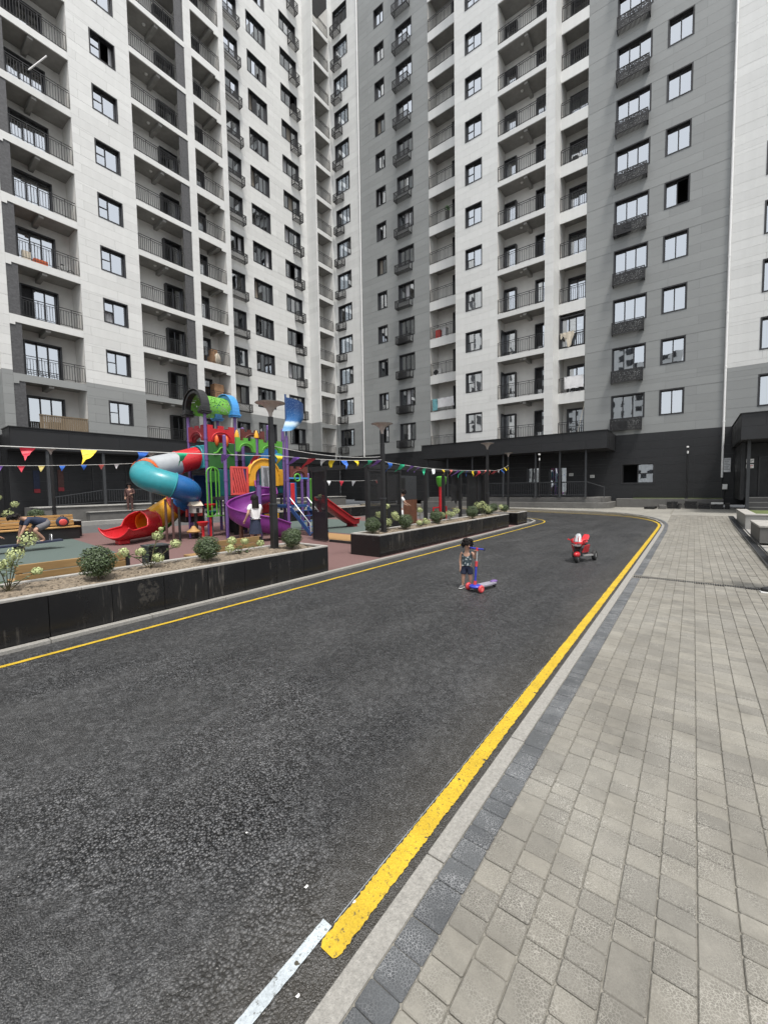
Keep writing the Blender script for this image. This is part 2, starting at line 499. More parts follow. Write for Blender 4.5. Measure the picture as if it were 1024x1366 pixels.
# polished black granite with dust and lime runs
t = NT('black_granite'); co = t.coord()
n = t.noise(co, 70, 3); runs = t.noise(t.coord((9, 9, .8)), 1.4, 5, .65); sm = t.noise(co, 1.15, 5, .6)
col = t.ramp(n, [(.3, (.006,.006,.0065)), (.75, (.014,.014,.015))])
m1 = t.math('MULTIPLY', t.ramp(runs, [(.56, 0.0), (.70, 1.0)]), t.ramp(sm, [(.48, 0.0), (.62, 1.0)]))
col = t.mix(t.math('MULTIPLY', m1, .7), col, (.19,.175,.155))
pt = t.ramp(t.math('MULTIPLY', t.ramp(t.noise(co, 1.05, 2), [(.62, 0.0), (.68, 1.0)]), t.noise(co, 14, 4, .7)), [(.45, 0.0), (.55, 1.0)])
col = t.mix(t.math('MULTIPLY', pt, .20), col, (.17,.155,.13))
t.set(col, t.ramp(sm, [(.35, .12), (.65, .38)]), .5)

# perforated black sheet (round holes really open)
t = NT('perforated_black'); co = t.coord(); 
v = t.vor(co, 28, rnd_=.0)
hole = t.ramp(v, [(.36, 1.0), (.40, 0.0)])
out = t.n['Material Output']; tr = t.new('BsdfTransparent'); mx = t.new('MixShader')
t.set((.014,.014,.015), .5)
t.link(hole, mx.inputs[0]); t.link(t.b.outputs[0], mx.inputs[1]); t.link(tr.outputs[0], mx.inputs[2]); t.link(mx.outputs[0], out.inputs[0])
# laser-cut pattern on the box fronts
t = NT('cut_pattern'); co = t.coord((1, 1, 1))
v = t.vor(co, 17, 'DISTANCE_TO_EDGE')
t.set((.016,.016,.017), .5)
hole = t.ramp(v, [(.13, 0.0), (.17, 1.0)])
out = t.n['Material Output']; tr = t.new('BsdfTransparent'); mx = t.new('MixShader')
t.link(hole, mx.inputs[0]); t.link(t.b.outputs[0], mx.inputs[1]); t.link(tr.outputs[0], mx.inputs[2]); t.link(mx.outputs[0], out.inputs[0])
# climbing roof lattice
t = NT('green_lattice'); co = t.coord(); v = t.vor(co, 13)
hole = t.ramp(v, [(.30, 1.0), (.34, 0.0)])
out = t.n['Material Output']; tr = t.new('BsdfTransparent'); mx = t.new('MixShader')
t.set((.13,.36,.045), .4)
t.link(hole, mx.inputs[0]); t.link(t.b.outputs[0], mx.inputs[1]); t.link(tr.outputs[0], mx.inputs[2]); t.link(mx.outputs[0], out.inputs[0])
# blue sail with a pale band
t = NT('sail_blue'); tc = t.new('TexCoord'); sx = t.new('SeparateXYZ'); t.link(tc.outputs['Object'], sx.inputs[0])
dots = t.ramp(t.vor(tc.outputs['Object'], 30), [(.2, 1.0), (.3, 0.0)])
base = t.ramp(t.math('ADD', sx.outputs[2], t.math('MULTIPLY', t.noise(tc.outputs['Object'], 9, 3), .08)), [(.18, (.10,.30,.55)), (.30, (.55,.70,.80)), (.36, (.60,.74,.84)), (.44, (.03,.15,.40)), (.9, (.012,.05,.17))])
t.set(t.mix(t.math('MULTIPLY', dots, .35), base, (.5,.65,.75)), .35)
# little unlit lamps under the balconies / reflections are left to the sky
plain('lamp_dome', (.7,.7,.68), .3)
# ================================================================== SETTING
def zg(x, y):
    """the paving climbs gently towards the far walls"""
    t = max(0, min(1, (y-17)/9.0)); return .16*t*t*(3-2*t)
def sheet(pts_rows): 
    mb = MB(); mb.grid(pts_rows); return mb
gm = MB(); gm.quad((-90,-60,-.06),(60,-60,-.06),(60,90,-.06),(-90,90,-.06))
struct('ground', gm, 'asphalt_far')

# road: straight run, then it swings left behind the planters
XR, XL = -.888, -5.42
inner = [(-5.42,-8),(-5.42,17.6),(-5.5,18.3),(-5.78,19.1),(-6.3,19.75),(-7.0,20.1),(-9,20.6),(-24,22.6)]
outer = [(-.888,-8),(-.888,17.6),(-.95,19.3),(-1.25,20.9),(-1.85,22.3),(-2.75,23.5),(-4.1,24.3),(-5.8,24.9),(-9.1,26.0),(-25,29.2)]
def resample(pl, n):
    L = [0]
    for a, b in zip(pl, pl[1:]): L.append(L[-1]+math.dist(a, b))
    res = []
    for i in range(n):
        s = L[-1]*i/(n-1); k = 0
        while k < len(pl)-2 and L[k+1] < s: k += 1
        u = (s-L[k])/(L[k+1]-L[k]); res.append((pl[k][0]+(pl[k+1][0]-pl[k][0])*u, pl[k][1]+(pl[k+1][1]-pl[k][1])*u))
    return res
def smoothpl(pl, it=2):
    for _ in range(it):
        q = [pl[0]]
        for a, b in zip(pl, pl[1:]):
            q += [(a[0]*.75+b[0]*.25, a[1]*.75+b[1]*.25), (a[0]*.25+b[0]*.75, a[1]*.25+b[1]*.75)]
        q.append(pl[-1]); pl = q
    return pl
def offset(pl, d):
    """shift a polyline sideways, positive to the right of its direction"""
    res = []
    for i, p in enumerate(pl):
        a = pl[max(0, i-1)]; b = pl[min(len(pl)-1, i+1)]
        dx, dy = b[0]-a[0], b[1]-a[1]; L = math.hypot(dx, dy)
        res.append((p[0]+dy/L*d, p[1]-dx/L*d))
    return res
inner_s, outer_s = smoothpl(inner, 3), smoothpl(outer, 3)
rm = MB(); N = 70
a, b = resample(inner_s, N), resample(outer_s, N)
rows = []
for p, q in zip(a, b):
    rows.append([(p[0]+(q[0]-p[0])*k/6, p[1]+(q[1]-p[1])*k/6, -.004) for k in range(7)])
rm.grid(rows)
road = struct('road', rm, 'asphalt')

def stripe(pl, w0, w1, z, step=.02, jit=.006, y_to=9):
    """painted band with a ragged edge: pl shifted by w0..w1"""
    L = [0]
    mb = MB(); rows = []
    for i, p in enumerate(pl):
        j0, j1 = rnd.uniform(-jit, jit), rnd.uniform(-jit, jit)
        if y_to > 8 and i < 4 and w1 < 0 and abs(w1-w0) > .07:      # blunt rounded start
            k_ = (.012, .007, .003, .001)[i]; j0 += k_; j1 -= k_*1.2
        o0, o1 = offs(pl, i, w0+j0), offs(pl, i, w1+j1)
        rows.append([(o0[0], o0[1], z), (o1[0], o1[1], z)])
    mb.grid(rows); return mb
def offs(pl, i, d):
    p = pl[i]; a = pl[max(0, i-1)]; b = pl[min(len(pl)-1, i+1)]
    dx, dy = b[0]-a[0], b[1]-a[1]; L = math.hypot(dx, dy) or 1
    return (p[0]+dy/L*d, p[1]-dx/L*d)
def fine(pl, s0=.012, grow=.012):
    out = [pl[0]]; s = s0; left = s
    for a, b in zip(pl, pl[1:]):
        L = math.dist(a, b); u = 0
        while u+left < L:
            u += left; out.append((a[0]+(b[0]-a[0])*u/L, a[1]+(b[1]-a[1])*u/L)); s = max(s0, grow*math.hypot(*out[-1])); left = s
        left -= L-u
    out.append(pl[-1]); return out
yl = [(-.888,.905)]+[p for p in outer_s if p[1] > 1.0]
yl = fine(yl, .0045, .007)
struct('yellow_road_line', stripe(yl, -.121, -.038, .0015, jit=.0036), 'paint_yellow', fixn=False)
yl2 = fine([p for p in inner_s if p[1] > -3], .03)
struct('yellow_road_line', stripe(yl2, .335, .395, .0015, jit=.004), 'paint_yellow', fixn=False)
wl = fine([(-.888,-3),(-.888,.975)], .02)
struct('white_road_line', stripe(wl, -.168, -.124, .0035, jit=.0012), 'paint_white', fixn=False)
ch = fine([(-.888,.99),(-.888,3.6)], .03)
struct('chalk_guide_line', stripe(ch, -.1285, -.1265, .003, jit=.0007), 'paint_white', fixn=False)

# kerbs as single stones
def kerb(name, pl, w, ztop, zbot, length, label, lift=None):
    root = struct(name, MB().box(pl[0][0]-.02, pl[0][1]-.02, -.3, pl[0][0]+.02, pl[0][1]+.02, -.2), 'kerb_stone')
    L = [0]
    for a, b in zip(pl, pl[1:]): L.append(L[-1]+math.dist(a, b))
    def at(s):
        k = 0
        while k < len(pl)-2 and L[k+1] < s: k += 1
        u = (s-L[k])/max(1e-6, L[k+1]-L[k]); return (pl[k][0]+(pl[k+1][0]-pl[k][0])*u, pl[k][1]+(pl[k+1][1]-pl[k][1])*u)
    s = 0
    while s+.2 < L[-1]:
        e = min(L[-1], s+length)-.006
        p, q = at(s), at(e); dx, dy = q[0]-p[0], q[1]-p[1]; l = math.hypot(dx, dy); nx, ny = dy/l*w, -dx/l*w
        zz = ztop + (lift(*p) if lift else 0) + rnd.uniform(-.002, .002)
        MB().prism([(p[0],p[1],zbot),(q[0],q[1],zbot),(q[0]+nx,q[1]+ny,zbot),(p[0]+nx,p[1]+ny,zbot)], (0,0,zz-zbot)).obj('kerb_stone', 'kerb_stone', root, bevel=.004)
        s += length
    return root
kerb('right_kerb', [(-.888,-1.62)]+[p for p in outer_s if p[1] > -1], .083, .006, -.2, 1.02, '', lift=zg)
kerb('left_kerb', list(reversed([p for p in inner_s if p[1] > -3])), .09, .035, -.2, 1.02, '')

# right-hand pavement: bed, three stone lengths in rows 12 cm wide
pv = MB(); rows = []
for y in [q*1.0 for q in range(-4, 32)]:
    rows.append([(x, y, zg(x, y)-.004) for x in (-.88+max(0,(y-19))*-.0, .4, 1.5, 3.2, 9)])
pv.grid(rows)
pavement = struct('pavement', pv, 'joint_sand')
def paver_me(L, W, mat, j=.0014, h=.02):
    x, y = W/2-j, L/2-j; c = .006; b = .0035
    def ring(x, y, z, c): return [(-x+c,-y,z),(x-c,-y,z),(x,-y+c,z),(x,y-c,z),(x-c,y,z),(-x+c,y,z),(-x,y-c,z),(-x,-y+c,z)]
    v = ring(x, y, -h, c)+ring(x, y, -.004, c)+ring(x-b, y-b, 0, c)
    f = [(k, (k+1) % 8, 8+(k+1) % 8, 8+k) for k in range(8)]+[(8+k, 8+(k+1) % 8, 16+(k+1) % 8, 16+k) for k in range(8)]+[tuple(range(16, 24))]
    return MB().add(v, f)
PM = {}
for m in ('paver_grey', 'paver_dark'):
    for L in (.18, .12, .09): PM[m, L] = (paver_me(L, .1205, m), paver_me(L, .1205, m).mesh('paver', m, fixn=False))
def edge_x(y):      # outer edge of the kerb line at a given y
    best = None
    for p, q in zip(outer_s, outer_s[1:]):
        if p[1] <= y <= q[1] and q[1] > p[1]:
            u = (y-p[1])/(q[1]-p[1]); return p[0]+(q[0]-p[0])*u+.088
    return -.80
camR = [Vector((mw[i][0] if False else 0,0,0)) for i in range(3)]
minv = mw.inverted()
def screen(p):
    q = minv @ Vector(p)
    if q.z > -.01: return None
    return (512+FPX*q.x/-q.z, 683-FPX*q.y/-q.z, -q.z)
def inframe(p, m=20):
    s = screen(p); return s is not None and -m < s[0] < 1024+m and -m < s[1] < 1366+m
pav = []
for row in range(0, 19):
    x = -.742 + row*.1215
    y = -.35 + rnd.uniform(0, .12)
    while y < 23.2:
        L = rnd.choice((.18, .12, .12, .09, .09) if row else (.18, .12, .09, .09))
        yc = y+L/2; ok = x+.06 < 1.31
        xx = x
        if row < 8 and yc > 17.0 and x-.06 < edge_x(yc)+.22 : ok = False
        if 8.06 < yc < 8.23: ok = False            # slot drain
        if ok and inframe((x, yc, 0), 60):
            m = 'paver_dark' if row == 0 and yc < 17 else 'paver_grey'
            s = screen((x, yc, 0))
            pav.append((L*.12/s[2]**2*abs(1.6/math.hypot(x, yc, 1.6)), m, L, x, yc))
        y += L
pav.sort(key=lambda q: -q[0])
rest = {'paver_grey': MB(), 'paver_dark': MB()}
for i, (a_, m, L, x, y) in enumerate(pav):
    z = zg(x, y)+.004+rnd.uniform(-.0018, .0018)
    rx, ry, rz = rnd.gauss(0, .006), rnd.gauss(0, .006), rnd.gauss(0, .006)
    if i < 300:
        inst('paver', PM[m, L][1], pavement, (x, y, z), rot=(rx, ry, rz))
    else:
        mb = PM[m, L][0]; cz, sz = math.cos(rz), math.sin(rz)
        rest[m].add([(x+p[0]*cz-p[1]*sz, y+p[0]*sz+p[1]*cz, z+p[2]+p[0]*ry*-1+p[1]*rx) for p in mb.v], mb.f)
for m, mb in rest.items():
    mb.obj('paver_rows', m, pavement, kind='stuff', fixn=False)
# gusset of paving beside the bend and the far pavement up to the plinths
dk = MB(); dl_ = [(-.888, 16.95)]+[p for p in outer_s if p[1] > 17.0 and p[0] > -6]
dq = resample(dl_, 60)
d0, d1 = offset(dq, .092), offset(dq, .205)
for i in range(59):
    z = .006
    dk.quad(d0[i]+(zg(*d0[i])+z,), d1[i]+(zg(*d1[i])+z,), (d1[i+1][0], d1[i+1][1]-.004, zg(*d1[i+1])+z), (d0[i+1][0], d0[i+1][1]-.004, zg(*d0[i+1])+z))
dk.obj('border_pavers', 'paver_dark', pavement, kind='stuff', fixn=False)
fp = MB(); oo = [p for p in outer_s if p[1] > 17.0]
prev = None
bo = [(q[0]+.088*1, q[1]) for q in oo]
bo = offset(oo, .088)
fr_ = []
for (x, y) in bo:
    tx = -.80 if y < 23.2 else x
    ty = y if y < 23.2 else 30.0
    fr_.append([(x + (tx-x)*k/4, y+(ty-y)*k/4, zg(0, y+(ty-y)*k/4)+.002) for k in range(5)])
fp.grid(fr_)
fp.grid([[(x, y, zg(0, y)+.002) for x in (-.80, .4, 1.31, 3, 9)] for y in (23.2, 25, 27, 30.5)])
kx = [p for p in bo if p[1] >= 23.15][0]
fp.grid([[(kx[0]*(1-q)-.80*q, kx[1]*(1-q)+23.2*q, zg(0, 23.2)+.002) for q in (0, .5, 1)], [(kx[0]*(1-q)-.80*q, 30.0, zg(0, 30)+.002) for q in (0, .5, 1)]])
struct('far_pavement', fp, 'paving_far')
fl = MB(); bl = [p for p in bo if p[1] > 25.6]
fl.grid([[(p[0], p[1]+.0, .12), (p[0], p[1]+9, .15)] for p in bl])
struct('far_pavement', fl, 'paving_far')

# slot drain across the pavement and the long grating at its right edge
dr = MB(); dr.box(-.79, 8.00, -.05, .98, 8.29, -.014)
drain = struct('slot_drain', dr, 'core_dark')
for k in range(60):
    x = -.785+k*.0295
    MB().box(x, 8.08, -.01, x+.017, 8.20, .007).obj('drain_bar', 'frame_dark', drain)
g = MB(); rows = []
for y in range(1, 25): rows.append([(1.06+.0085*y-.02, y, zg(0, y)-.02), (1.06+.0085*y+.15, y, zg(0, y)-.02)])
gr = struct('drain_channel', MB().grid(rows), 'core_dark')
gb = MB(); y = 4.5
while y < 23.3:
    x = 1.06+.0085*y; z = zg(0, y)+.012
    gb.box(x-.012, y, z-.02, x+.145, y+.02, z); y += .035
for dx in (-.02, .145):
    gb.prism([(1.06+.0085*4.5+dx, 4.5, -.02), (1.06+.0085*4.5+dx+.012, 4.5, -.02), (1.06+.0085*23.3+dx+.012, 23.3, zg(0,23.3)-.02), (1.06+.0085*23.3+dx, 23.3, zg(0,23.3)-.02)], (0,0,.034))
gb.obj('drain_grating', 'grey_metal', gr, kind='stuff')
pb = MB().grid([[(1.06+.0085*y+.16, y, zg(0,y)+.004), (9, y, zg(0,y)+.004)] for y in range(3, 25)])
struct('pebble_bed', pb, 'pebble_white')

# playground floor, kerbs and the lane in front of the left wing
pg = MB().quad((-18.9,-6,.0),(-5.53,-6,.0),(-5.53,17.5,.0),(-18.9,17.5,.0)); struct('playground_floor', pg, 'rubber_red')
def zone(pts, m, z=.004):
    b_ = MB(); b_.add([(x, y, z) for x, y in pts], [tuple(range(len(pts)))]); struct('playground_floor_patch', b_, m)
zone([(-17.9,-3),(-8.3,-3),(-9.9,2.9),(-12.2,4.2),(-17.4,4.6)], 'rubber_green')
zone([(-18,10.6),(-7.0,10.6),(-7.2,14.8),(-18,15.5)], 'rubber_green')
zone([(-8.9,8.9),(-7.7,8.9),(-7.7,10.2),(-10.6,10.4)], 'rubber_orange', .008)
lane = MB().quad((-23.2,-8,.0),(-18.9,-8,.0),(-18.9,27,.0),(-23.2,27,.0)); struct('lane', lane, 'asphalt_far')
struct('lane_kerb', MB().box(-23.6,-8,-.1,-23.2,27,.20), 'plinth_light', bevel=.01)

# ================================================================== BUILDINGS
ZB = 4.74           # top of the charcoal base
ZG = 7.98           # top of the grey band on the white wings
def fmap(y):  return lambda s, z, d: (s, y-d, z)
def smapR(u): return lambda s, z, d: (u+d, s, z)     # face looking to +u
def smapL(u): return lambda s, z, d: (u-d, s, z)
class Wall:
    def __init__(s, root): s.root = root; s.pan = []; s.back = MB()
    def face(s, mp, u0, u1, z0, z1, holes, colour, course=.5, zoff=ZB, maxw=3.0):
        zs = {z0, z1}
        k = math.ceil((z0-zoff)/course)
        while zoff+k*course < z1: zs.add(round(zoff+k*course, 4)); k += 1
        for h in holes:
            for q in (h[2], h[3]):
                if z0 < q < z1: zs.add(round(q, 4))
        for q in (ZB, ZG):
            if z0 < q < z1: zs.add(q)
        zs = sorted(zs)
        zz = [zs[0]]
        for q in zs[1:]:
            if q-zz[-1] > 1e-3: zz.append(q)
        for i, (a, b) in enumerate(zip(zz, zz[1:])):
            iv = [(u0, u1)]
            for h in holes:
                if h[2] < (a+b)/2 < h[3]:
                    nv = []
                    for p, q in iv:
                        if h[1] <= p or h[0] >= q: nv.append((p, q)); continue
                        if h[0]-p > .005: nv.append((p, h[0]))
                        if q-h[1] > .005: nv.append((h[1], q))
                    iv = nv
            row = round((a-zoff)/course)
            m = colour((a+b)/2)
            for p, q in iv:
                s.back.quad(mp(p, a, -.022), mp(q, a, -.022), mp(q, b, -.022), mp(p, b, -.022))
                cuts = [p]; x = math.floor(p/maxw)*maxw + (maxw*.5 if row % 2 else 0)
                while x < q:
                    if x > p+.25 and x < q-.25: cuts.append(x)
                    x += maxw
                cuts.append(q)
                for c, d in zip(cuts, cuts[1:]):
                    g = .006
                    a1, b1, c1, d1 = a+g*.5, b-g*.5, c+g*.5, d-g*.5
                    vs = [mp(c1,a1,0), mp(d1,a1,0), mp(d1,b1,0), mp(c1,b1,0), mp(c1,a1,-.02), mp(d1,a1,-.02), mp(d1,b1,-.02), mp(c1,b1,-.02)]
                    fs = [(0,1,2,3),(0,4,5,1),(1,5,6,2),(2,6,7,3),(3,7,4,0)]
                    s.pan.append((m, vs, fs))
    def done(s):
        mat = s.root.matrix_basis
        s.back.obj('wall', 'joint_grey', s.root, fixn=False)
        sc = []
        for m, vs, fs in s.pan:
            c = [screen(mat @ Vector(v)) for v in vs[:4]]
            ar = 0
            if all(c) and all(-5 < q[0] < 1029 and -5 < q[1] < 1371 for q in c):
                for i in range(4):
                    p, q = c[i], c[(i+1) % 4]; ar += p[0]*q[1]-q[0]*p[1]
            sc.append((-abs(ar), m, vs, fs))
        sc.sort(key=lambda q: q[0])
        rest = {}
        for i, (ar, m, vs, fs) in enumerate(sc):
            if i < 300 and ar < -40:
                c = vs[0]
                MB().add([(v[0]-c[0], v[1]-c[1], v[2]-c[2]) for v in vs], fs).obj('cladding_panel', m, s.root, loc=c, fixn=False)
            else: rest.setdefault(m, MB()).add(vs, fs)
        for m, mb in rest.items(): mb.obj('cladding', m, s.root, kind='stuff', fixn=False)

def frame_rect(mb, x0, x1, z0, z1, w, y0, y1):
    mb.box(x0, y0, z0, x0+w, y1, z1).box(x1-w, y0, z0, x1, y1, z1).box(x0+w, y0, z0, x1-w, y1, z0+w).box(x0+w, y0, z1-w, x1-w, y1, z1)
_win = {}
def win_meshes(w, h, cols, transoms, var):
    """cols: relative widths; transoms: {column: [relative heights]}"""
    key = (w, h, tuple(cols), str(transoms), var)
    if key in _win: return _win[key]
    r = random.Random(str(key)); f = MB()
    frame_rect(f, 0, w, 0, h, .065, -.018, .27)
    frame_rect(f, .065, w-.065, .065, h-.065, .04, .19, .26)
    tot = sum(cols); x = .105; W = w-.21; pane = MB()
    edges = []
    for i, c in enumerate(cols):
        x2 = x+W*c/tot; edges.append((x, x2)); x = x2
    for i, (a, b) in enumerate(edges):
        if i: f.box(a-.03, .18, .105, a+.03, .25, h-.105)
        zs = [.105]+[.105+(h-.21)*q for q in transoms.get(i, [])]+[h-.105]
        for q in zs[1:-1]: f.box(a+.03, .185, q-.025, b-.03, .245, q+.025)
        for p, q in zip(zs, zs[1:]):
            t1, t2 = r.uniform(-.05, .05), r.uniform(-.05, .05)
            yy = .222
            if r.random() < .10 and len(edges) > 1: continue        # an open sash
            pane.quad((a, yy-t1*.3-t2*.3, p), (b, yy+t1*.3-t2*.3, p), (b, yy+t1*.3+t2*.3, q), (a, yy-t1*.3+t2*.3, q))
    fm = f.mesh('window', 'frame_dark', fixn=False)
    pm = pane.mesh('pane', 'window_glass', fixn=False)
    cu = MB(); cm = None
    spans = [[], [(0, .36)], [(.6, 1)], [(0, .2), (.82, 1)], [(0, 1)], [(0, .55)]][var % 6]
    for s0, s1 in spans:
        n = max(4, int((s1-s0)*w/.055)); rows = [[], []]
        for k in range(n+1):
            xx = w*(s0+(s1-s0)*k/n); yy = .36+.035*math.sin(k*2.1+var)+r.uniform(-.01, .01)
            rows[0].append((xx, yy, .0)); rows[1].append((xx, yy, h))
        cu.grid(rows)
    if spans: cm = cu.mesh('curtain', ['curtain', 'curtain_beige', 'curtain'][var % 3], smooth=0, fixn=False)
    _win[key] = (fm, pm, cm); return _win[key]
def window(root, u, y, z, w, h, cols=(1, 1), transoms={}, var=None, name='window', rotz=0):
    fm, pm, cm = win_meshes(w, h, cols, transoms, rnd.randrange(12) if var is None else var)
    o = inst(name, fm, root, (u, y, z), rotz)
    inst('pane', pm, o)
    if cm: inst('curtain', cm, o)
    return o
_bk = {}
def basket(root, u, y, z, w, h=.62, d=.45, style='bars', ac=False):
    key = (w, h, d, style)
    if key not in _bk:
        b = MB(); t = .04
        for zz in (0, h):
            b.box(0, -d, zz-t/2, w, -d+t, zz+t/2).box(0, -d, zz-t/2, t, 0, zz+t/2).box(w-t, -d, zz-t/2, w, 0, zz+t/2)
        for x in (0, w-t): b.box(x, -d, 0, x+t, -d+t, h).box(x, -t, 0, x+t, 0, h)
        n = max(3, int(w/.062))
        for k in range(1, n):
            x = w*k/n; b.box(x-.016, -d, -.012, x+.016, 0, .006)
        pl = None
        if style == 'bars':
            for k in range(1, n):
                x = w*k/n; b.box(x-.014, -d+.004, 0, x+.014, -d+.02, h)
            b.bar((0,-d+.01,0),(w*.5,-d+.01,h), .014).bar((w*.5,-d+.01,h),(w,-d+.01,0), .014)
            b.bar((t/2,-d,0),(t/2,0,h), .014).bar((w-t/2,-d,h),(w-t/2,0,0), .014)
        elif style == 'cage':
            for k in range(1, 9): x = w*k/9; b.box(x-.013, -d+.002, 0, x+.013, -d+.018, h)
            for k in range(1, 5):
                for xx in (.004, w-.022): b.box(xx, -d*k/5-.012, 0, xx+.018, -d*k/5+.012, h)
            for k in range(1, 4): b.bar((0,-d+.01,h*k/4), (w,-d+.01,h*k/4), .016).bar((.01,-d,h*k/4), (.01,0,h*k/4), .016).bar((w-.01,-d,h*k/4), (w-.01,0,h*k/4), .016)
            b.box(w*.5-.012, -d, 0, w*.5+.012, -d+.02, h)
            b.bar((0,-d+.01,h*.5),(w,-d+.01,h*.5), .012)
        else:
            q = MB(); q.box(t, -d+.004, t/2, w-t, -d+.016, h*.93); q.box(.004, -d+t, t/2, .014, -t, h*.93).box(w-.014, -d+t, t/2, w-.004, -t, h*.93)
            pl = q.mesh('cut_plate', 'cut_pattern', fixn=False)
            c = w*.5
            frame_rect(b, c-.19, c+.19, h*.28, h*.72, .022, -d-.006, -d+.02)
            b.box(c-.28, -d-.006, h*.48, c+.28, -d+.02, h*.52)
        _bk[key] = (b.mesh('condenser_basket', 'black_metal', fixn=False), pl)
    fm, pl = _bk[key]
    o = inst('condenser_basket', fm, root, (u, y, z))
    if pl: inst('cut_plate', pl, o)
    return o
def ac_unit(loc, rotz, label, dark=False, w=.75):
    t_ = thing('air_conditioner', label, 'air conditioner', loc, rotz, 'outdoor air conditioner units')
    m = 'grey_metal' if dark else 'plastic_white'
    MB().box(0, -.28, 0, w, 0, .52).obj('casing', m, t_, bevel=.012)
    g_ = MB(); c = (w*.36, -.284, .26)
    rx = Matrix.Rotation(R(90), 3, 'X')
    for r_ in (.06, .12, .18, .22): g_.torus(c, r_, .006, 24, 5, rx)
    for k in range(8):
        an = math.pi*k/4; g_.bar(c, (c[0]+.22*math.cos(an), c[1], c[2]+.22*math.sin(an)), .008)
    g_.obj('fan_guard', 'plastic_black', t_)
    MB().lathe([(.21, 0), (.0, .004)], (c[0], -.281, c[2]), 20, rx).obj('fan_opening', 'black_metal', t_)
    return t_
_bal = {}
_dkc = {}
def _dk(w, h):
    if (w, h) not in _dkc: _dkc[w, h] = MB().quad((.06, .268, .06), (w-.06, .268, .06), (w-.06, .268, h-.06), (.06, .268, h-.06)).mesh('door_backing', 'core_dark', fixn=False)
    return _dkc[w, h]
def balcony(root, key, u0, u1, zf, y0, depth, fh, below, colour, door=None, screen=None, rail=True, beam=None, lamp=True, fence=False, notch=None, H=3.0, leafs=True, open_right=False):
    """zf: floor level; fh: fascia height; below: how far the fascia hangs under the floor"""
    w = u1-u0
    if key not in _bal:
        d = {}
        b = MB()
        b.quad((0, depth, 0), (w, depth, 0), (w, depth, H-.2), (0, depth, H-.2))
        b.quad((0.002, .022, 0), (0.002, depth, 0), (0.002, depth, H-.2), (0.002, .022, H-.2))
        b.quad((w-.002, .022, 0), (w-.002, depth, 0), (w-.002, depth, H-.2), (w-.002, .022, H-.2))
        d['body'] = b.mesh('balcony', 'plaster', fixn=False)
        s_ = MB(); s_.box(.004, .06, -.2, w-.004, depth-.002, 0)
        if beam is not None:
            s_.box(beam-.11, .1, -.46, beam+.11, depth-.003, -.2)
            s_.box(.006, .07, -.2-.10, w-.006, .22, -.2)
        d['slab'] = s_.mesh('floor_slab', 'concrete', fixn=False)
        e = MB(); top = .02
        e.box(-.0, -.012, -below, w, .06, fh-below)
        if notch: e.box(notch[0], -.012, -below-.14, notch[1], .06, -below)
        d['edge'] = e
        r_ = MB(); ra, rb = .03, w-.03
        if screen: ra, rb = (screen[1], rb) if screen[0] < .1 else (ra, screen[0])
        z1 = fh-below
        for zz, t in ((1.0, .035), (.88, .022), (.10, .022)):
            r_.box(ra, .02, z1+zz-t/2, rb, .05, z1+zz+t/2)
        n = max(4, int((rb-ra)/.118))
        for k in range(n+1):
            x = ra+(rb-ra)*k/n
            hi = 1.0 if k % 6 == 0 else .88
            t = .018 if k % 6 == 0 else .0105
            lo = .0 if k % 6 == 0 else .10
            r_.box(x-t, .027, z1+lo, x+t, .043, z1+hi)
            if k % 3 == 1 and k < n: r_.box(x, .03, z1+.79, x+(rb-ra)/n, .04, z1+.80)
        d['rail'] = r_.mesh('railing', 'black_metal', fixn=False)
        if screen:
            sb = MB(); sb.box(screen[0], .03, 0.0, screen[1], .09, H-below+.0-.02)
            d['screen'] = sb.mesh('screen_panel', 'granite_screen', fixn=False)
        if lamp:
            lb = MB(); lb.lathe([(.0, -.07), (.07, -.055), (.10, 0)], ((beam or w/2)-.45, depth*.5, H-.2), 12)
            d['lamp'] = lb.mesh('ceiling_lamp', 'lamp_dome', smooth=0)
        _bal[key] = d
    d = _bal[key]
    o = inst('balcony', d['body'], root, (u0, y0, zf))
    inst('floor_slab', d['slab'], o)
    m = colour(zf-.05)
    ek = 'edge_'+m
    if ek not in d: d[ek] = d['edge'].mesh('slab_edge', m, fixn=False)
    inst('slab_edge', d[ek], o)
    if rail: inst('railing', d['rail'], o)
    if screen: inst('screen_panel', d['screen'], o)
    if lamp: inst('ceiling_lamp', d['lamp'], o)
    for dd in (door or []):
        dk = _dk(dd[1], dd[2])
        x, wd, h, cols = dd[:4]
        z0 = dd[4] if len(dd) > 4 else .02
        fm, pm, cm = win_meshes(wd, h, cols, {0: [.28]} if z0 < .3 and len(cols) < 3 else {}, rnd.randrange(6))
        f = inst('door' if z0 < .3 else 'balcony_window', fm, o, (x, depth-.275, z0))
        inst('pane', pm, o, (x, depth-.275, z0))
        if dk: inst('door_backing', dk, o, (x, depth-.275, z0))
    return o

white_low = lambda z: 'charcoal_panel' if z < ZB else ('grey_panel' if z < ZG else 'white_panel')
grey_all = lambda z: 'charcoal_panel' if z < ZB else 'grey_panel'
bay_white = lambda z: 'charcoal_panel' if z < ZB else 'white_panel'
base_only = lambda z: 'charcoal_panel'
ZTOP = 49.5
WIN = lambda z0, h, n, k0=0: [(z0+3*k, z0+3*k+h) for k in range(k0, n)]

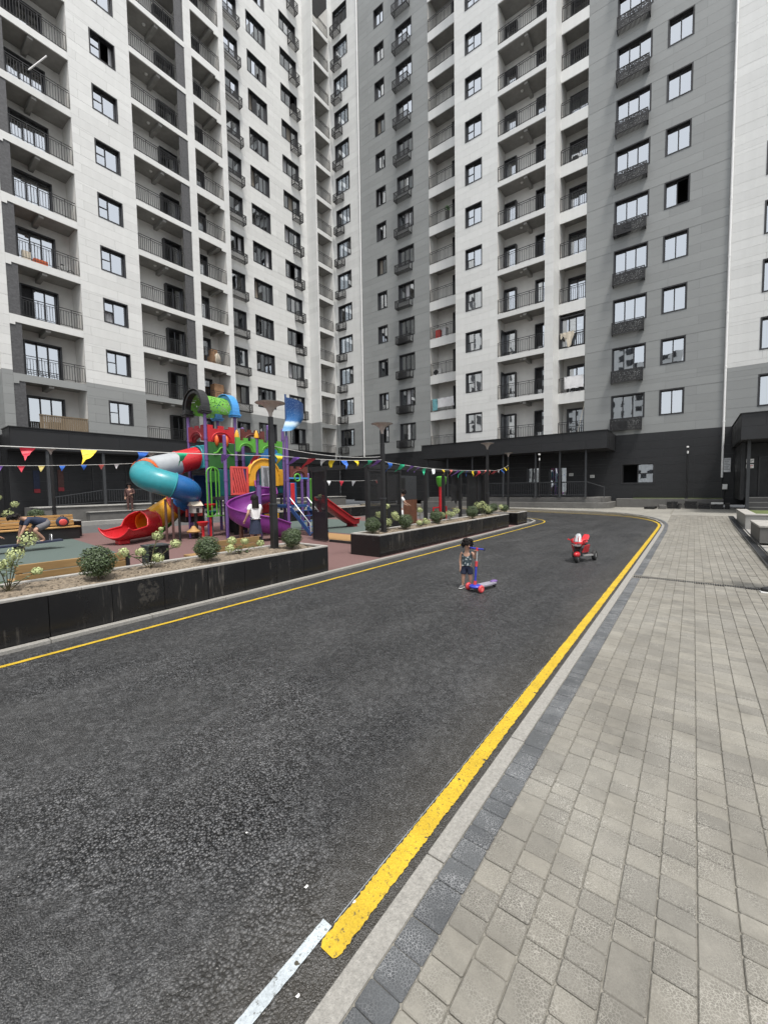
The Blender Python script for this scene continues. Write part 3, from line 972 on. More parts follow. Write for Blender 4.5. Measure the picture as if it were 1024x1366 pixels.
# ------------------------------------------------------------------ left wing
AX = -28.05
A = thing('apartment_building', 'white apartment wing with grey lower floor along the left side of the courtyard', 'building', (AX, 0, 0), R(90), 'apartment buildings round the courtyard')
W_ = Wall(A)
colA = {'b1': (5.43, 8.62), 'w1': (9.70, 11.02), 'b2': (11.82, 15.33), 'b3': (15.84, 17.93)}
holes = [(u0, u1, ZB, 60) for u0, u1 in (colA['b1'], colA['b2'], colA['b3'])]
NA = 12
holes += [(9.70, 11.02, a, b) for a, b in WIN(5.72, 1.40, NA)]
W_.face(fmap(0), 5.0, 18.35, .4, ZTOP, holes, white_low)
W_.face(smapL(5.0), 0, 1.42, .4, ZTOP, [], white_low)
W_.face(smapR(18.35), .0, 1.6, .4, ZTOP, [], white_low)
h2 = [(18.84, 20.61, a, b) for a, b in WIN(5.70, 1.52, 13)]+[(21.47, 23.34, a, b) for a, b in WIN(5.70, 1.68, 14)]+[(24.86, 26.72, a, b) for a, b in WIN(5.80, 1.50, 14)]
W_.face(fmap(1.6), 18.35, 27.55, .4, ZTOP+3, h2, white_low)
W_.face(smapL(27.55), .35, 1.6, .4, ZTOP+3, [], white_low)
W_.face(fmap(.35), 27.55, 30.05, .4, ZTOP+3, [(27.72, 29.62, ZB, 60)], white_low)
W_.face(fmap(1.45), -40, 5.0, .4, 38, [], white_low)
W_.done()
wq_ = MB().box(0, -.05, 0, 1.6, .05, 1.5).mesh('window', 'frame_dark', fixn=False)
for k in range(10):
    for j in range(11): inst('window', wq_, A, (-38+3.6*j, 1.45, 5.7+3*k))
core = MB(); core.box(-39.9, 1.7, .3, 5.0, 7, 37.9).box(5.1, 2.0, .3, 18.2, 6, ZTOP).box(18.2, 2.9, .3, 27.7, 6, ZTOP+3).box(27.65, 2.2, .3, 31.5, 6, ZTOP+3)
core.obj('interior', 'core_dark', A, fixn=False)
for k in range(NA):
    window(A, 9.70, 0, 5.72+3*k, 1.32, 1.40, (1, 1.35), {0: [.52]}, var=[0, 0, 5, 0, 1, 0, 0, 3, 0, 0, 0, 0][k])
    zf = 4.80+3*k
    b1 = balcony(A, 'b1', 5.43, 8.62, zf, 0, 1.5, .38, .33, white_low, [(.75, 1.7, 2.2, (1, 1, 1))], screen=(0, .48), beam=1.6, notch=(0, .22), lamp=False, rail=k > 0)
    balcony(A, 'b2', 11.82, 15.33, zf, 0, 1.5, .33, .30, white_low, [(2.15, 1.2, 2.15, (1, 1))], screen=(2.92, 3.51), beam=1.75)
    balcony(A, 'b3', 15.84, 17.93, zf, 0, 1.5, .50, .40, white_low, [(.55, .75, 2.2, (1,))], beam=1.55, lamp=False, notch=(1.75, 2.09))
    if k == 0:      # timber slats close the lowest balcony
        f_ = MB().box(.95, -.02, 1.0, 3.16, .05, 1.06).obj('slat_fence', 'wood_slat', A, loc=(5.43, 0, zf))
        for q in range(22):
            MB().box(.96+q*.1, .0, .0, .96+q*.1+.085, .02, 1.0).obj('fence_slat', 'wood_slat', f_)
for k in range(13):
    window(A, 18.84, 1.6, 5.70+3*k, 1.77, 1.52, (1, 1, 1))
    basket(A, 18.86, 1.6, 5.02+3*k, 1.75, .62, .45, 'bars')
for k in range(14):
    window(A, 21.47, 1.6, 5.70+3*k, 1.87, 1.68, (1, 1, 1, 1))
    window(A, 24.86, 1.6, 5.80+3*k, 1.86, 1.50, (1, 1, 1))
    basket(A, 25.78, 1.6, 5.15+3*k, .92, .75, .5, 'cage')
    balcony(A, 'b4', 27.72, 29.62, 4.80+3*k, .35, 1.4, .38, .30, white_low, [(.25, .62, 2.1, (1,))], lamp=True)
# canopy over the entrances of the left wing
cw = Wall(A)
cn = MB().box(4.86, -1.55, 3.83, 27.4, -.02, 4.84); cn.obj('canopy', 'core_dark', A)
cw.face(fmap(-1.58), 4.86, 27.4, 3.80, 4.86, [], base_only, course=1.06, zoff=3.80, maxw=2.4)
cw.face(smapL(4.84), -1.55, 0, 3.80, 4.86, [], base_only, course=1.06, zoff=3.80)
MB().box(4.8, -1.64, 4.86, 27.45, .0, 4.90).obj('canopy_flashing', 'black_metal', A)
for m, vs, fs in cw.pan: MB().add(vs, fs).obj('canopy_panel', m, A, fixn=False)
for u in (6.2, 8.7, 11.1, 13.6, 16.2, 18.8, 21.4, 24.0): MB().box(u, -1.5, .85, u+.13, -1.37, 3.83).obj('canopy_post', 'grey_metal', A)
for u, wd in ((7.0, 1.7), (10.4, 1.9), (13.9, 2.2), (19.6, 2.2)):
    o = window(A, u, -.02, .9, wd, 2.3, (1, 1), {}, var=0, name='entrance_door')
# plinth and steps
pl_ = MB().box(5.5, -2.9, 0, 27.3, -.03, .86).obj('plinth', 'plinth_stone', A, bevel=.01)
MB().box(5.45, -2.95, .86, 27.3, -1.3, .91).obj('plinth_edge', 'plinth_light', A, bevel=.006)
MB().box(7.4, -3.4, 0, 24, -2.9, .56).obj('step', 'plinth_stone', A, bevel=.01)
MB().box(7.35, -3.45, .56, 24, -2.95, .60).obj('step_edge', 'plinth_light', A)
rr = MB()
for z in (1.75, 1.05): rr.bar((8.9, -1.35, z), (23.8, -1.35, z), .04)
rr.bar((6.3, -1.35, 1.35), (8.9, -1.35, 1.75), .04).bar((6.3, -1.35, .95), (8.9, -1.35, 1.05), .03)
rr.obj('railing', 'grey_metal', A)
rb_ = MB()
for k in range(125):
    u = 8.9+k*.12; rb_.box(u-.008, -1.36, 1.05, u+.008, -1.34, 1.75)
for k in range(20):
    u = 6.3+k*.13; zt = 1.35+.4*(u-6.3)/2.6; rb_.box(u-.008, -1.36, zt-.5, u+.008, -1.34, zt)
rb_.obj('railing_bars', 'grey_metal', A, kind='stuff')

# ------------------------------------------------------------------ rear wing
CY = 30.05
Cb = thing('apartment_building', 'grey apartment wing with white bay of balconies closing the far end of the street', 'building', (0, CY, 0), 0, 'apartment buildings round the courtyard')
W_ = Wall(Cb)
hw = [(-28.14, -26.36, a, b) for a, b in WIN(5.80, 1.62, 14)]
W_.face(fmap(0), -28.4, -25.1, .5, ZTOP+3, hw, white_low)
NG, NR = 14, 11
hg = [(-23.25, -22.17, a, b) for a, b in WIN(5.75, 1.52, NG)]+[(-20.95, -19.30, a, b) for a, b in WIN(5.75, 1.52, NG)]
W_.face(fmap(0), -25.1, -17.80, .5, ZTOP+3, hg, grey_all)
W_.face(fmap(0), -17.80, -14.72, .5, ZB-.2, [], base_only)
hb = [(-13.88, -12.57, a, b) for a, b in WIN(5.66, 1.46, 13)]+[(-11.41, -8.17, ZB, 60)]
W_.face(fmap(-1.4), -14.72, -7.60, ZB-.1, ZTOP, hb, bay_white)
W_.face(smapR(-7.60), -1.4, 0, ZB-.1, ZTOP, [], bay_white)
W_.face(smapL(-14.72), -1.4, 0, ZB-.1, ZTOP, [], bay_white)
W_.face(fmap(0), -14.72, -5.95, .5, ZB-.1, [(-9.75, -8.75, 1.75, 2.95), (-8.2, -6.95, .8, 2.9)], base_only)
hr = [(-4.36, -2.53, a, b) for a, b in WIN(5.74, 1.54, NR)]+[(-1.78, -.56, a, b) for a, b in WIN(5.74, 1.53, NR)]+[(-3.72, -1.92, 1.60, 2.92)]
W_.face(fmap(0), -5.95, 1.27, .5, ZTOP, hr, grey_all)
W_.done()
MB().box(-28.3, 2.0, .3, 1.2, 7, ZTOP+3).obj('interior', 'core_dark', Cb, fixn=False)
for k in range(14):
    window(Cb, -28.14, 0, 5.80+3*k, 1.78, 1.62, (1, 1, 1))
    basket(Cb, -28.10, 0, 5.02+3*k, .98, .62, .5, 'cage')
    window(Cb, -23.25, 0, 5.75+3*k, 1.08, 1.52, (1, 1))
    window(Cb, -20.95, 0, 5.75+3*k, 1.65, 1.52, (1, 1, 1))
    basket(Cb, -21.02, 0, 5.12+3*k, 1.55, .62, .5, 'bars')
    balcony(Cb, 'b5', -17.80, -14.72, 4.86+3*k, 0, 1.4, .70, .66, bay_white, [(1.55, .95, 2.2, (1, 1))], lamp=False)
LEAF = MB().box(0, 0, 0, .045, .78, 2.1).mesh('door_leaf', 'frame_dark', bevel=.004)
for k in range(13):
    window(Cb, -13.88, -1.4, 5.66+3*k, 1.31, 1.46, (1, 1.15), {0: [.5]}, var=[4, 4, 0, 2, 4, 0, 0, 0, 0, 0, 0, 0, 0][k])
    if k < 3: inst('door_leaf', LEAF, Cb, (-11.36, -.82, 4.81+3*k))
    balcony(Cb, 'b6', -11.41, -8.17, 4.78+3*k, -1.4, 1.4, .34, .30, bay_white, [(.06, .86, 2.1, (1,)), (2.28, .92, 2.1, (1, 1))], beam=1.9)
for k in range(NR):
    balcony(Cb, 'b7', -7.60, -5.95, 4.86+3*k, 0, 1.4, .72, .66, bay_white, [(.30, 1.15, 2.1, (1, 1))], lamp=False)
    window(Cb, -4.36, 0, 5.74+3*k, 1.83, 1.54, (1, 1, 1), var=[4, 5, 2, 1, 0, 1, 0, 0, 0, 0, 0][k])
    basket(Cb, -4.36, 0, 5.03+3*k, 1.72, .70, .42, 'plate')
    window(Cb, -1.78, 0, 5.74+3*k, 1.22, 1.53, (1, 1), var=[2, 0, 0, 0, 1, 0, 0, 0, 0, 0, 0][k])
window(Cb, -3.72, 0, 1.60, 1.80, 1.32, (1, 1), {1: [.5]}, var=2)
window(Cb, -9.75, 0, 1.75, 1.0, 1.2, (1,), var=0)
window(Cb, -8.2, 0, .8, 1.25, 2.1, (1, 1), {}, var=0, name='entrance_door')
# one balcony glazed in on the third floor
window(Cb, -7.55, .05, 10.95+.02, 1.55, 2.05, (1, 1, 1), {0: [.42], 1: [.42], 2: [.42]}, var=3, name='balcony_glazing')
# canopy, posts, plinth, railing at the rear entrance
cw = Wall(Cb)
MB().box(-16.72, -3.18, 3.76, -4.10, -1.43, 4.76).box(-16.72, -1.43, 3.76, -14.75, -.03, 4.76).box(-7.57, -1.43, 3.76, -4.10, -.03, 4.76).obj('canopy', 'core_dark', Cb)
cw.face(fmap(-3.21), -16.74, -4.08, 3.74, 4.78, [], base_only, course=.52, zoff=3.74, maxw=2.6)
cw.face(smapR(-4.07), -3.2, -.02, 3.74, 4.78, [], base_only, course=.52, zoff=3.74, maxw=2.6)
cw.face(smapL(-16.75), -3.2, -.02, 3.74, 4.78, [], base_only, course=.52, zoff=3.74, maxw=2.6)
for m, vs, fs in cw.pan: MB().add(vs, fs).obj('canopy_panel', m, Cb, fixn=False)
MB().box(-16.78, -3.25, 4.78, -4.04, -1.44, 4.81).obj('canopy_flashing', 'black_metal', Cb)
for x in (-16.4, -14.68, -12.68, -10.4, -8.23, -6.73, -5.24): MB().box(x-.05, -2.9, .8, x+.05, -2.8, 3.76).obj('canopy_post', 'grey_metal', Cb)
pp = [(-16.9, -3.1), (-6.0, -3.1)]
for k in range(9): pp.append((-4.9+1.0*math.sin(k*math.pi/16), -2.1-1.0*math.cos(k*math.pi/16)))
pp += [(-3.9, -.05), (-16.9, -.05)]
MB().prism([(x, y, .0) for x, y in pp], (0, 0, .52)).obj('plinth', 'plinth_stone', Cb, bevel=.015)
MB().prism([(x*1-(.35 if x > -5 else 0), y+.35 if y < -1 else y, .52) for x, y in pp], (0, 0, .30)).obj('plinth_step', 'plinth_stone', Cb, bevel=.015)
rr = MB()
for z in (1.80, .98): rr.bar((-14.7, -2.85, z), (-5.2, -2.85, z), .04)
rr.bar((-5.2, -2.85, 1.80), (-4.3, -2.4, 1.45), .04).bar((-4.3, -2.4, 1.45), (-4.3, -2.4, .8), .04)
rr.obj('railing', 'grey_metal', Cb)
for k in range(80):
    x = -14.6+k*.118; MB().box(x-.008, -2.86, .98, x+.008, -2.84, 1.80).obj('railing_bar', 'grey_metal', Cb)
# planted plinth under the ground floor window
MB().box(-3.88, -.75, .0, 1.35, -.02, .70).obj('plinth', 'plinth_stone', Cb, bevel=.015)
struct('grass_strip', MB().box(-3.0, CY-.62, .70, 1.3, CY-.03, .73), 'grass_mat')
# white downpipes
for x, zt in ((-25.1, 4.6), (1.27, 1.9)):
    p_ = thing('downpipe', 'white downpipe running down the %s' % ('inner corner between the white and grey wings' if x < 0 else 'right edge of the grey wing'), 'pipe', (x, CY-.09, 0), 0, 'white downpipes')
    MB().cyl((0, 0, zt), (0, 0, ZTOP+3), .055, n=10).obj('pipe', 'pipe_white', p_, smooth=50)
    for k in range(15): MB().cyl((0, 0, 5+3*k), (0, 0, 5.10+3*k), .066, n=10).obj('collar', 'pipe_white', p_, smooth=50)
    MB().tube([(0, 0, zt), (.0, -.02, zt-.12), (.03, .02, zt-.5)], .04, 8).obj('shoe_bend', 'black_metal', p_, smooth=50)

# ------------------------------------------------------------------ right wing
D = thing('apartment_building', 'pale wing at the right edge with grey lower floor and dark entrance canopy', 'building', (1.27, CY, 0), 0, 'apartment buildings round the courtyard')
W_ = Wall(D)
hd = [(1.38, 3.2, a, b) for a, b in WIN(5.70, 1.72, 10)]
W_.face(fmap(0), .0, 9.0, .4, ZTOP, hd, white_low)
W_.done()
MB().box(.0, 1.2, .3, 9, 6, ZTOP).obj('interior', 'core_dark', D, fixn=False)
for k in range(10):
    window(D, 1.38, 0, 5.70+3*k, 1.82, 1.72, (1, 1, 1), var=[4, 3, 1, 4, 5, 0, 3, 1, 0, 2][k])
cw = Wall(D)
MB().box(.40, -5.6, 3.55, 9, -.03, 4.66).obj('canopy', 'core_dark', D)
cw.face(fmap(-5.63), .38, 9.0, 3.52, 4.68, [], base_only, course=.58, zoff=3.52, maxw=2.4)
cw.face(smapL(.37), -5.62, -.02, 3.52, 4.68, [], base_only, course=.58, zoff=3.52, maxw=2.4)
for m, vs, fs in cw.pan: MB().add(vs, fs).obj('canopy_panel', m, D, fixn=False)
MB().box(.33, -5.68, 4.68, 9, -.04, 4.71).obj('canopy_flashing', 'black_metal', D)
MB().box(.52, -4.0, .75, .66, -.05, 3.52).box(.66, -2.9, .75, 9, -2.76, 3.52).obj('entrance_wall', 'charcoal_panel', D)
window(D, 1.25, -2.96, .86, 1.6, 2.0, (1, 1), {}, var=0, name='entrance_door')
MB().box(.68, -4.75, .0, .80, -4.63, 3.55).obj('canopy_post', 'grey_metal', D)
for k in range(4): MB().box(.8, -4.9+.34*k, 0, 9, -2.95, .22*(k+1)).obj('step', 'plinth_stone', D, bevel=.01)
for k in range(4): MB().box(.8, -4.93+.34*k, .22*(k+1)-.035, 9, -4.9+.34*k+.06, .22*(k+1)+.006).obj('step_nosing', 'plinth_light', D)
MB().bar((.78, -4.6, 1.35), (.78, -3.2, 1.9), .04).bar((.78, -4.6, .0), (.78, -4.6, 1.35), .04).obj('handrail', 'grey_metal', D)

# blocks across the courtyard, behind the camera: only their mirror image shows in the lower panes
for nm_, x0, x1, y0, y1, h_, lb in (('s', -34, -3, -84, -72, 36, 'apartment block across the courtyard behind the camera, seen only mirrored in lower panes'), ('e', 46, 58, -30, 22, 34, 'apartment block east of the courtyard, seen only mirrored in left wing panes')):
    B_ = thing('apartment_building', lb, 'building', (x0, y0, 0), 0, 'apartment buildings round the courtyard')
    W2, L2 = x1-x0, y1-y0
    MB().box(0, 0, 0, W2, L2, h_).obj('wall', 'white_panel', B_, fixn=False)
    wm = MB().box(0, -.06, 0, 1.6, .06, 1.5).mesh('window', 'frame_dark', fixn=False)
    for k in range(int(h_/3)-1):
        for j in range(int((W2 if nm_ == 's' else L2)/3.4)):
            if nm_ == 's': inst('window', wm, B_, (1+3.4*j, L2, 4.5+3*k))
            else: inst('window', wm, B_, (0, 1+3.4*j, 4.5+3*k), R(90))
# ================================================================== PLANTERS AND PLANTS
def planter(label, x0, x1, y0, y1, h=.52, soil=True):
    t_ = thing('planter', label, 'planter', (x1, y0, 0), 0, 'black stone planters along the street')
    L, W = y1-y0, x1-x0
    MB().box(-W+.03, .03, 0, -.03, L-.03, h-.06).obj('core', 'core_dark', t_)
    n = max(1, round(L/.62)); s = L/n
    for k in range(n):
        for xx in (0, -W):
            sg = 1 if xx == 0 else -1
            MB().box(xx-.03*sg*1.0+rnd.uniform(-.002, .002), k*s+.003, .0, xx+rnd.uniform(-.0015, .0015), (k+1)*s-.003, h-.03).obj('stone_slab', 'black_granite', t_, bevel=.002)
    n2 = max(1, round(W/.6)); s2 = W/n2
    for k in range(n2):
        for yy in (0, L):
            sg = 1 if yy == 0 else -1
            MB().box(-(k+1)*s2+.003, yy, 0, -k*s2-.003, yy+.03*sg, h-.03).obj('stone_slab', 'black_granite', t_)
    for k in range(max(1, round(L/1.24))):
        m_ = max(1, round(L/1.24)); q = L/m_
        MB().box(-.085, k*q+.002, h-.03, .004, (k+1)*q-.002, h+rnd.uniform(-.002, .002)).obj('cap_stone', 'stone_cap', t_, bevel=.004)
        MB().box(-W-.004, k*q+.002, h-.03, -W+.085, (k+1)*q-.002, h+rnd.uniform(-.002, .002)).obj('cap_stone', 'stone_cap', t_, bevel=.004)
    for yy in (0, L): MB().box(-W+.087, min(yy, yy+(.085 if yy == 0 else -.085)), h-.03, -.087, max(yy, yy+(.085 if yy == 0 else -.085)), h).obj('cap_stone', 'stone_cap', t_, bevel=.004)
    ny, nx = int(L/.07)+2, 14; rows = []
    for i in range(ny):
        y = .08+(L-.16)*i/(ny-1)
        rows.append([(-W+.08+(W-.16)*j/(nx-1), y, h-.035+.03*math.sin(j*.45)*rnd.uniform(.3, 1)+rnd.uniform(-.016, .016)) for j in range(nx)])
    MB().grid(rows).obj('soil', 'soil', t_, smooth=0)
    ck = MB()
    for _ in range(int(L*110)):
        px_, py_ = rnd.uniform(-W+.1, -.1), rnd.uniform(.1, L-.1); a = rnd.uniform(0, 3.14); l_ = rnd.uniform(.008, .03)
        ck.ball((px_, py_, h-.022+.02*math.sin((px_+W)*6)*.4), (l_*.5, l_*rnd.uniform(.3, .5), rnd.uniform(.004, .010)), 5, 3, rotz3(a))
    ck.cur = 0
    ck.obj('clods', 'soil', t_, kind='stuff', fixn=False)
    return t_
P1 = planter('long black stone planter along the street, nearest the camera at the left edge', -6.58, -5.53, -2.4, 5.47)
P2 = planter('black stone planter beyond the playground entrance, with bushes and two lamp posts', -6.60, -5.70, 7.30, 15.5)
P3 = planter('short black stone planter at the bend of the street', -7.05, -5.66, 16.35, 17.55)
P4 = planter('low black planter across the far side of the playground, behind the red slide', -16.9, -15.9, 12.0, 19.5)
P5 = planter('black planter box behind the wooden bench at the far left', -18.9, -17.75, -1.5, 5.05, .60)
# a pale lime-stained kerb of timber lies on the inner edge of the first planter
def leaf_cloud(n, r, size, seed, squash=1, shell=.55, dirz=.3):
    q = random.Random(seed); mb = MB()
    for _ in range(n):
        while True:
            d = Vector((q.uniform(-1,1), q.uniform(-1,1), q.uniform(-1,1)))
            if .05 < d.length < 1: break
        d.normalize(); lump = 1+.10*math.sin(d.x*5+seed)*math.cos(d.y*6+seed*2)+.06*math.sin(d.z*9+seed)
        c = d*r*lump*(shell+(1-shell)*q.random()**.5)*q.uniform(.96, 1.05); c.z *= squash
        nrm = (d+Vector((q.uniform(-.8,.8), q.uniform(-.8,.8), q.uniform(-.5,1.0)))).normalized()
        a = nrm.orthogonal().normalized(); a.rotate(Quaternion(nrm, q.uniform(0, 6.28))); b = nrm.cross(a)
        s = size*q.uniform(.7, 1.3)
        mb.add([c-a*s, c-b*s*.5+nrm*s*.12, c+a*s, c+b*s*.5+nrm*s*.12], [(0,1,2,3)])
        mb.cur = 1 if q.random() < .30 else 0
    return mb
BUSH = []
for sd_ in range(3):
    BUSH.append(leaf_cloud(3300, .235, .0165, sd_+1, .96, .62).mesh('foliage', ['leaf', 'leaf_grey'], fixn=False))
inner_me = MB().ball((0,0,0), (.165,.165,.16), 10, 7).mesh('inner_ball', 'leaf_dark', smooth=0)  # solid dark ball filling the inside of the foliage
trunk_me = MB().cyl((0,0,-.02), (0,0,.12), .018, .014, 7).mesh('trunk', 'stem', smooth=50)
nb = [0]
def bush(x, y, z, s, label, group='clipped round bushes'):
    t_ = thing('round_bush', label, 'bush', (x, y, z), rnd.uniform(0, 6), group); s *= .82; t_.scale = (s, s, s)
    k = nb[0] % 3; nb[0] += 1
    inst('trunk', trunk_me, t_); inst('inner_ball', inner_me, t_, (0, 0, .25)); inst('foliage', BUSH[k], t_, (0, 0, .25))
    return t_
bush(-6.03, 1.86, .50, 1.05, 'clipped round bush in the near planter before the first plank bench, leftmost of all')
bush(-6.08, 3.36, .50, 1.0, 'clipped round bush in the near planter, in front of the black pot of pale flowers')
bush(-5.98, 4.98, .50, .98, 'clipped round bush at the end of the near planter, right of the lamp post')
bush(-6.22, 7.68, .50, 1.0, 'clipped round bush at the near corner of the second planter, left of its lamp post')
bush(-6.10, 8.95, .50, 1.02, 'clipped round bush in the second planter, just right of its first lamp post')
bush(-6.20, 10.75, .50, 1.05, 'clipped round bush in the second planter, in front of the brown timber wall')
bush(-6.12, 13.1, .50, 1.1, 'clipped round bush in the second planter, right of the red swing post')
bush(-6.35, 15.1, .50, 1.0, 'clipped round bush at the far end of the second planter, beside its far lamp post')
bush(-6.35, 16.75, .50, .85, 'clipped round bush on the short planter at the bend, its right one')
bush(-6.75, 16.55, .50, .95, 'clipped round bush on the short planter at the bend, its left one')
bush(-16.3, 14.3, .50, 1.1, 'small round bush on the far planter seen through the playground gate')
bush(-18.3, 3.9, .58, 1.25, 'flat round bush behind the wooden bench, right of the far left lamp post')
bush(-18.3, 1.7, .58, 1.2, 'dark round bush at the left edge behind the crouching boy')

def hydrangea(x, y, z, label, heads, seed, s=1.0, pale=False):
    q = random.Random(seed)
    t_ = thing('flower_bush', label, 'flowering plant', (x, y, z), 0, 'pale flowering bushes')
    st, lf = MB(), MB()
    hb = []
    for (hx, hy, hz, hr) in heads:
        top = Vector((hx, hy, hz))*s; mid = Vector((hx*.45, hy*.45, hz*.55))*s
        st.tube([(0, 0, -.02), mid, top], [.007, .005, .004], 5)
        for k in range(7):
            u = q.uniform(.25, .95); p = (mid*2*u if u < .5 else mid+(top-mid)*(2*u-1))
            a = q.uniform(0, 6.28); d = Vector((math.cos(a), math.sin(a), q.uniform(-.35, .3))); L = q.uniform(.06, .11)*s
            side = d.cross(Vector((0,0,1))).normalized()*L*.3; e = p+d*L; m_ = p+d*L*.5+Vector((0,0,.012))
            lf.add([p, m_-side, e, m_+side], [(0,1,2,3)])
        fb = MB()
        for _ in range(150):
            d = Vector((q.gauss(0,1), q.gauss(0,1), q.gauss(0,1))).normalized(); c = top+Vector((d.x, d.y, d.z*.85))*hr*s*q.uniform(.75, 1.05)
            a = d.orthogonal().normalized(); a.rotate(Quaternion(d, q.uniform(0, 6))); b = d.cross(a); ss = .014*s*q.uniform(.7, 1.3)
            fb.add([c-a*ss, c-b*ss, c+a*ss+d*.006, c+b*ss], [(0,1,2,3)])
        hb.append(fb)
    st.obj('stems', 'stem', t_, smooth=60)
    lf.obj('leaves', 'leaf_grey' if pale else 'leaf', t_, fixn=False, kind='stuff')
    for fb in hb: fb.obj('flower_head', 'flower_cream', t_, fixn=False)
    return t_
hydrangea(-6.15, 1.02, .50, 'tall loose flowering bush in the near planter at the left edge', [(-.05,.10,.46,.10),(.05,-.10,.36,.09),(-.16,.02,.33,.08),(-.25,.28,.62,.12),(.02,-.30,.30,.08),(.1,.28,.22,.06)], 3, .88, True)
hydrangea(-6.2, 2.55, .50, 'pale green flower heads in the near planter, in front of the black pot', [(0,-.33,.27,.075),(.02,-.12,.25,.07),(-.05,.15,.45,.08),(.05,.10,.14,.08),(-.05,.40,.30,.08),(0,.18,.55,.03)], 5)
hydrangea(-6.25, 4.05, .50, 'low flowers in the near planter, just left of the lamp post', [(0,-.15,.24,.08),(.05,-.22,.12,.08),(0,.10,.2,.07),(.0,.42,.13,.07)], 8)
hydrangea(-6.35, 8.45, .50, 'tall pale flowering bush in the second planter, right behind its first lamp post', [(0,0,.62,.08),(.1,.2,.4,.1),(-.1,-.2,.42,.1),(.05,.35,.3,.1),(.1,-.1,.22,.12)], 9, 1.0, True)
hydrangea(-6.25, 9.9, .50, 'low flowers between two round bushes in the second planter, left of the timber wall', [(0,0,.45,.09),(.05,.2,.12,.1),(.1,-.2,.1,.09),(0,.4,.08,.1)], 11)
hydrangea(-6.3, 11.7, .50, 'low flowers in the second planter below the red swing post', [(0,0,.25,.1),(0,.3,.2,.1),(0,-.4,.22,.1),(0,.55,.3,.12)], 13)
hydrangea(-6.2, 14.1, .50, 'pale flowers in the second planter near its far lamp post', [(0,0,.4,.14),(0,.3,.3,.12),(0,-.35,.38,.14),(0,.6,.2,.12)], 14, 1.1)
hydrangea(-6.5, 16.7, .50, 'pale flowers between the two bushes on the short planter', [(0,0,.25,.1),(.1,.15,.2,.09),(.1,-.2,.22,.1)], 16)
hydrangea(-16.3, 13.4, .50, 'white flowers on the far planter seen through the gate, left of the small bush', [(0,0,.5,.12),(0,.3,.35,.1),(0,-.2,.3,.1)], 17, 1.2, True)
hydrangea(-16.3, 15.6, .50, 'loose flowers on the far planter seen through the gate, right of the small bush', [(0,0,.6,.1),(0,.3,.4,.1),(0,-.3,.4,.1)], 18, 1.2, True)
hydrangea(-18.3, 2.75, .58, 'pale flowers behind the crouching boy at the far left', [(0,0,.3,.14),(0,.35,.28,.14),(0,.15,.75,.1),(0,.5,.55,.1)], 19, 1.2, True)

# ================================================================== LAMP POSTS
def lamp_post(x, y, z, h, label, s=1.0, wide=1.25):
    t_ = thing('lamp_post', label, 'lamp post', (x, y, z), 0, 'lamp posts with funnel shades')
    MB().box(-.085, -.085, 0, .085, .085, .015).obj('base_plate', 'black_metal', t_)
    MB().box(-.056, -.056, .0, .056, .056, .82).obj('lower_post', 'black_metal', t_, bevel=.006)
    MB().box(-.062, -.062, .82, .062, .062, .85).obj('collar', 'grey_metal', t_)
    MB().box(-.045, -.045, .85, .045, .045, h-.24).obj('upper_post', 'black_metal', t_, bevel=.006)
    MB().box(-.036, -.036, h-.24, .036, .036, h).obj('neck', 'black_metal', t_, bevel=.005)
    pr = [(.028, 0), (.034, .05), (.05, .10), (.085, .155), (.14, .20), (.205, .228), (.262, .243), (.268, .250)]
    MB().lathe(pr+[(.255, .252), (.12, .215), (.03, .06)], (0, 0, h), 26).obj('funnel_shade', 'lamp_glass', t_, smooth=40)
    MB().lathe([(.0, .275), (.15, .268), (.27, .252), (.272, .246)], (0, 0, h), 26).obj('top_disc', 'grey_metal', t_, smooth=40)
    return t_
lamp_post(-6.22, 4.76, .50, 2.44, 'black lamp post with funnel shade in the near planter, in front of the play tower')
lamp_post(-6.18, 8.08, .50, 2.44, 'black lamp post with funnel shade at the near end of the second planter')
lamp_post(-6.50, 15.3, .50, 2.55, 'black lamp post with funnel shade at the far end of the second planter')
lamp_post(-9.30, 25.15, .12, 3.30, 'black lamp post with funnel shade across the street, before the rear entrance')
lamp_post(-20.6, 4.97, .20, 2.95, 'black lamp post with funnel shade behind the wooden bench at the far left')
lamp_post(-22.2, 9.45, .20, 3.10, 'black lamp post with funnel shade behind the tube slide')
lamp_post(-17.6, 14.0, .20, 2.7, 'thin black lamp post behind the far planter, seen through the gate')
def camera_pole(x, y, z, h, label):
    t_ = thing('camera_pole', label, 'pole', (x, y, z), 0, 'slim camera poles')
    MB().cyl((0,0,0), (0,0,h-.35), .035, n=10).obj('pole', 'black_metal', t_, smooth=50)
    MB().cyl((0,0,h-.35), (0,0,h-.2), .042, n=10).obj('band', 'plastic_white', t_, smooth=50)
    MB().cyl((0,0,h-.2), (0,0,h), .028, n=10).obj('tip', 'black_metal', t_, smooth=50)
    MB().box(-.06, -.08, h-.02, .05, .04, h+.07).obj('camera_head', 'plastic_white', t_, bevel=.01)
    MB().cyl((0,0,0), (0,0,.03), .09, n=10).obj('foot_plate', 'black_metal', t_)
camera_pole(-.31, 29.45, .72, 2.95, 'slim black camera pole standing before the dark wall, right of the ground floor window')
camera_pole(-7.85, 26.7, .80, 2.75, 'slim black camera pole with white head before the rear entrance')

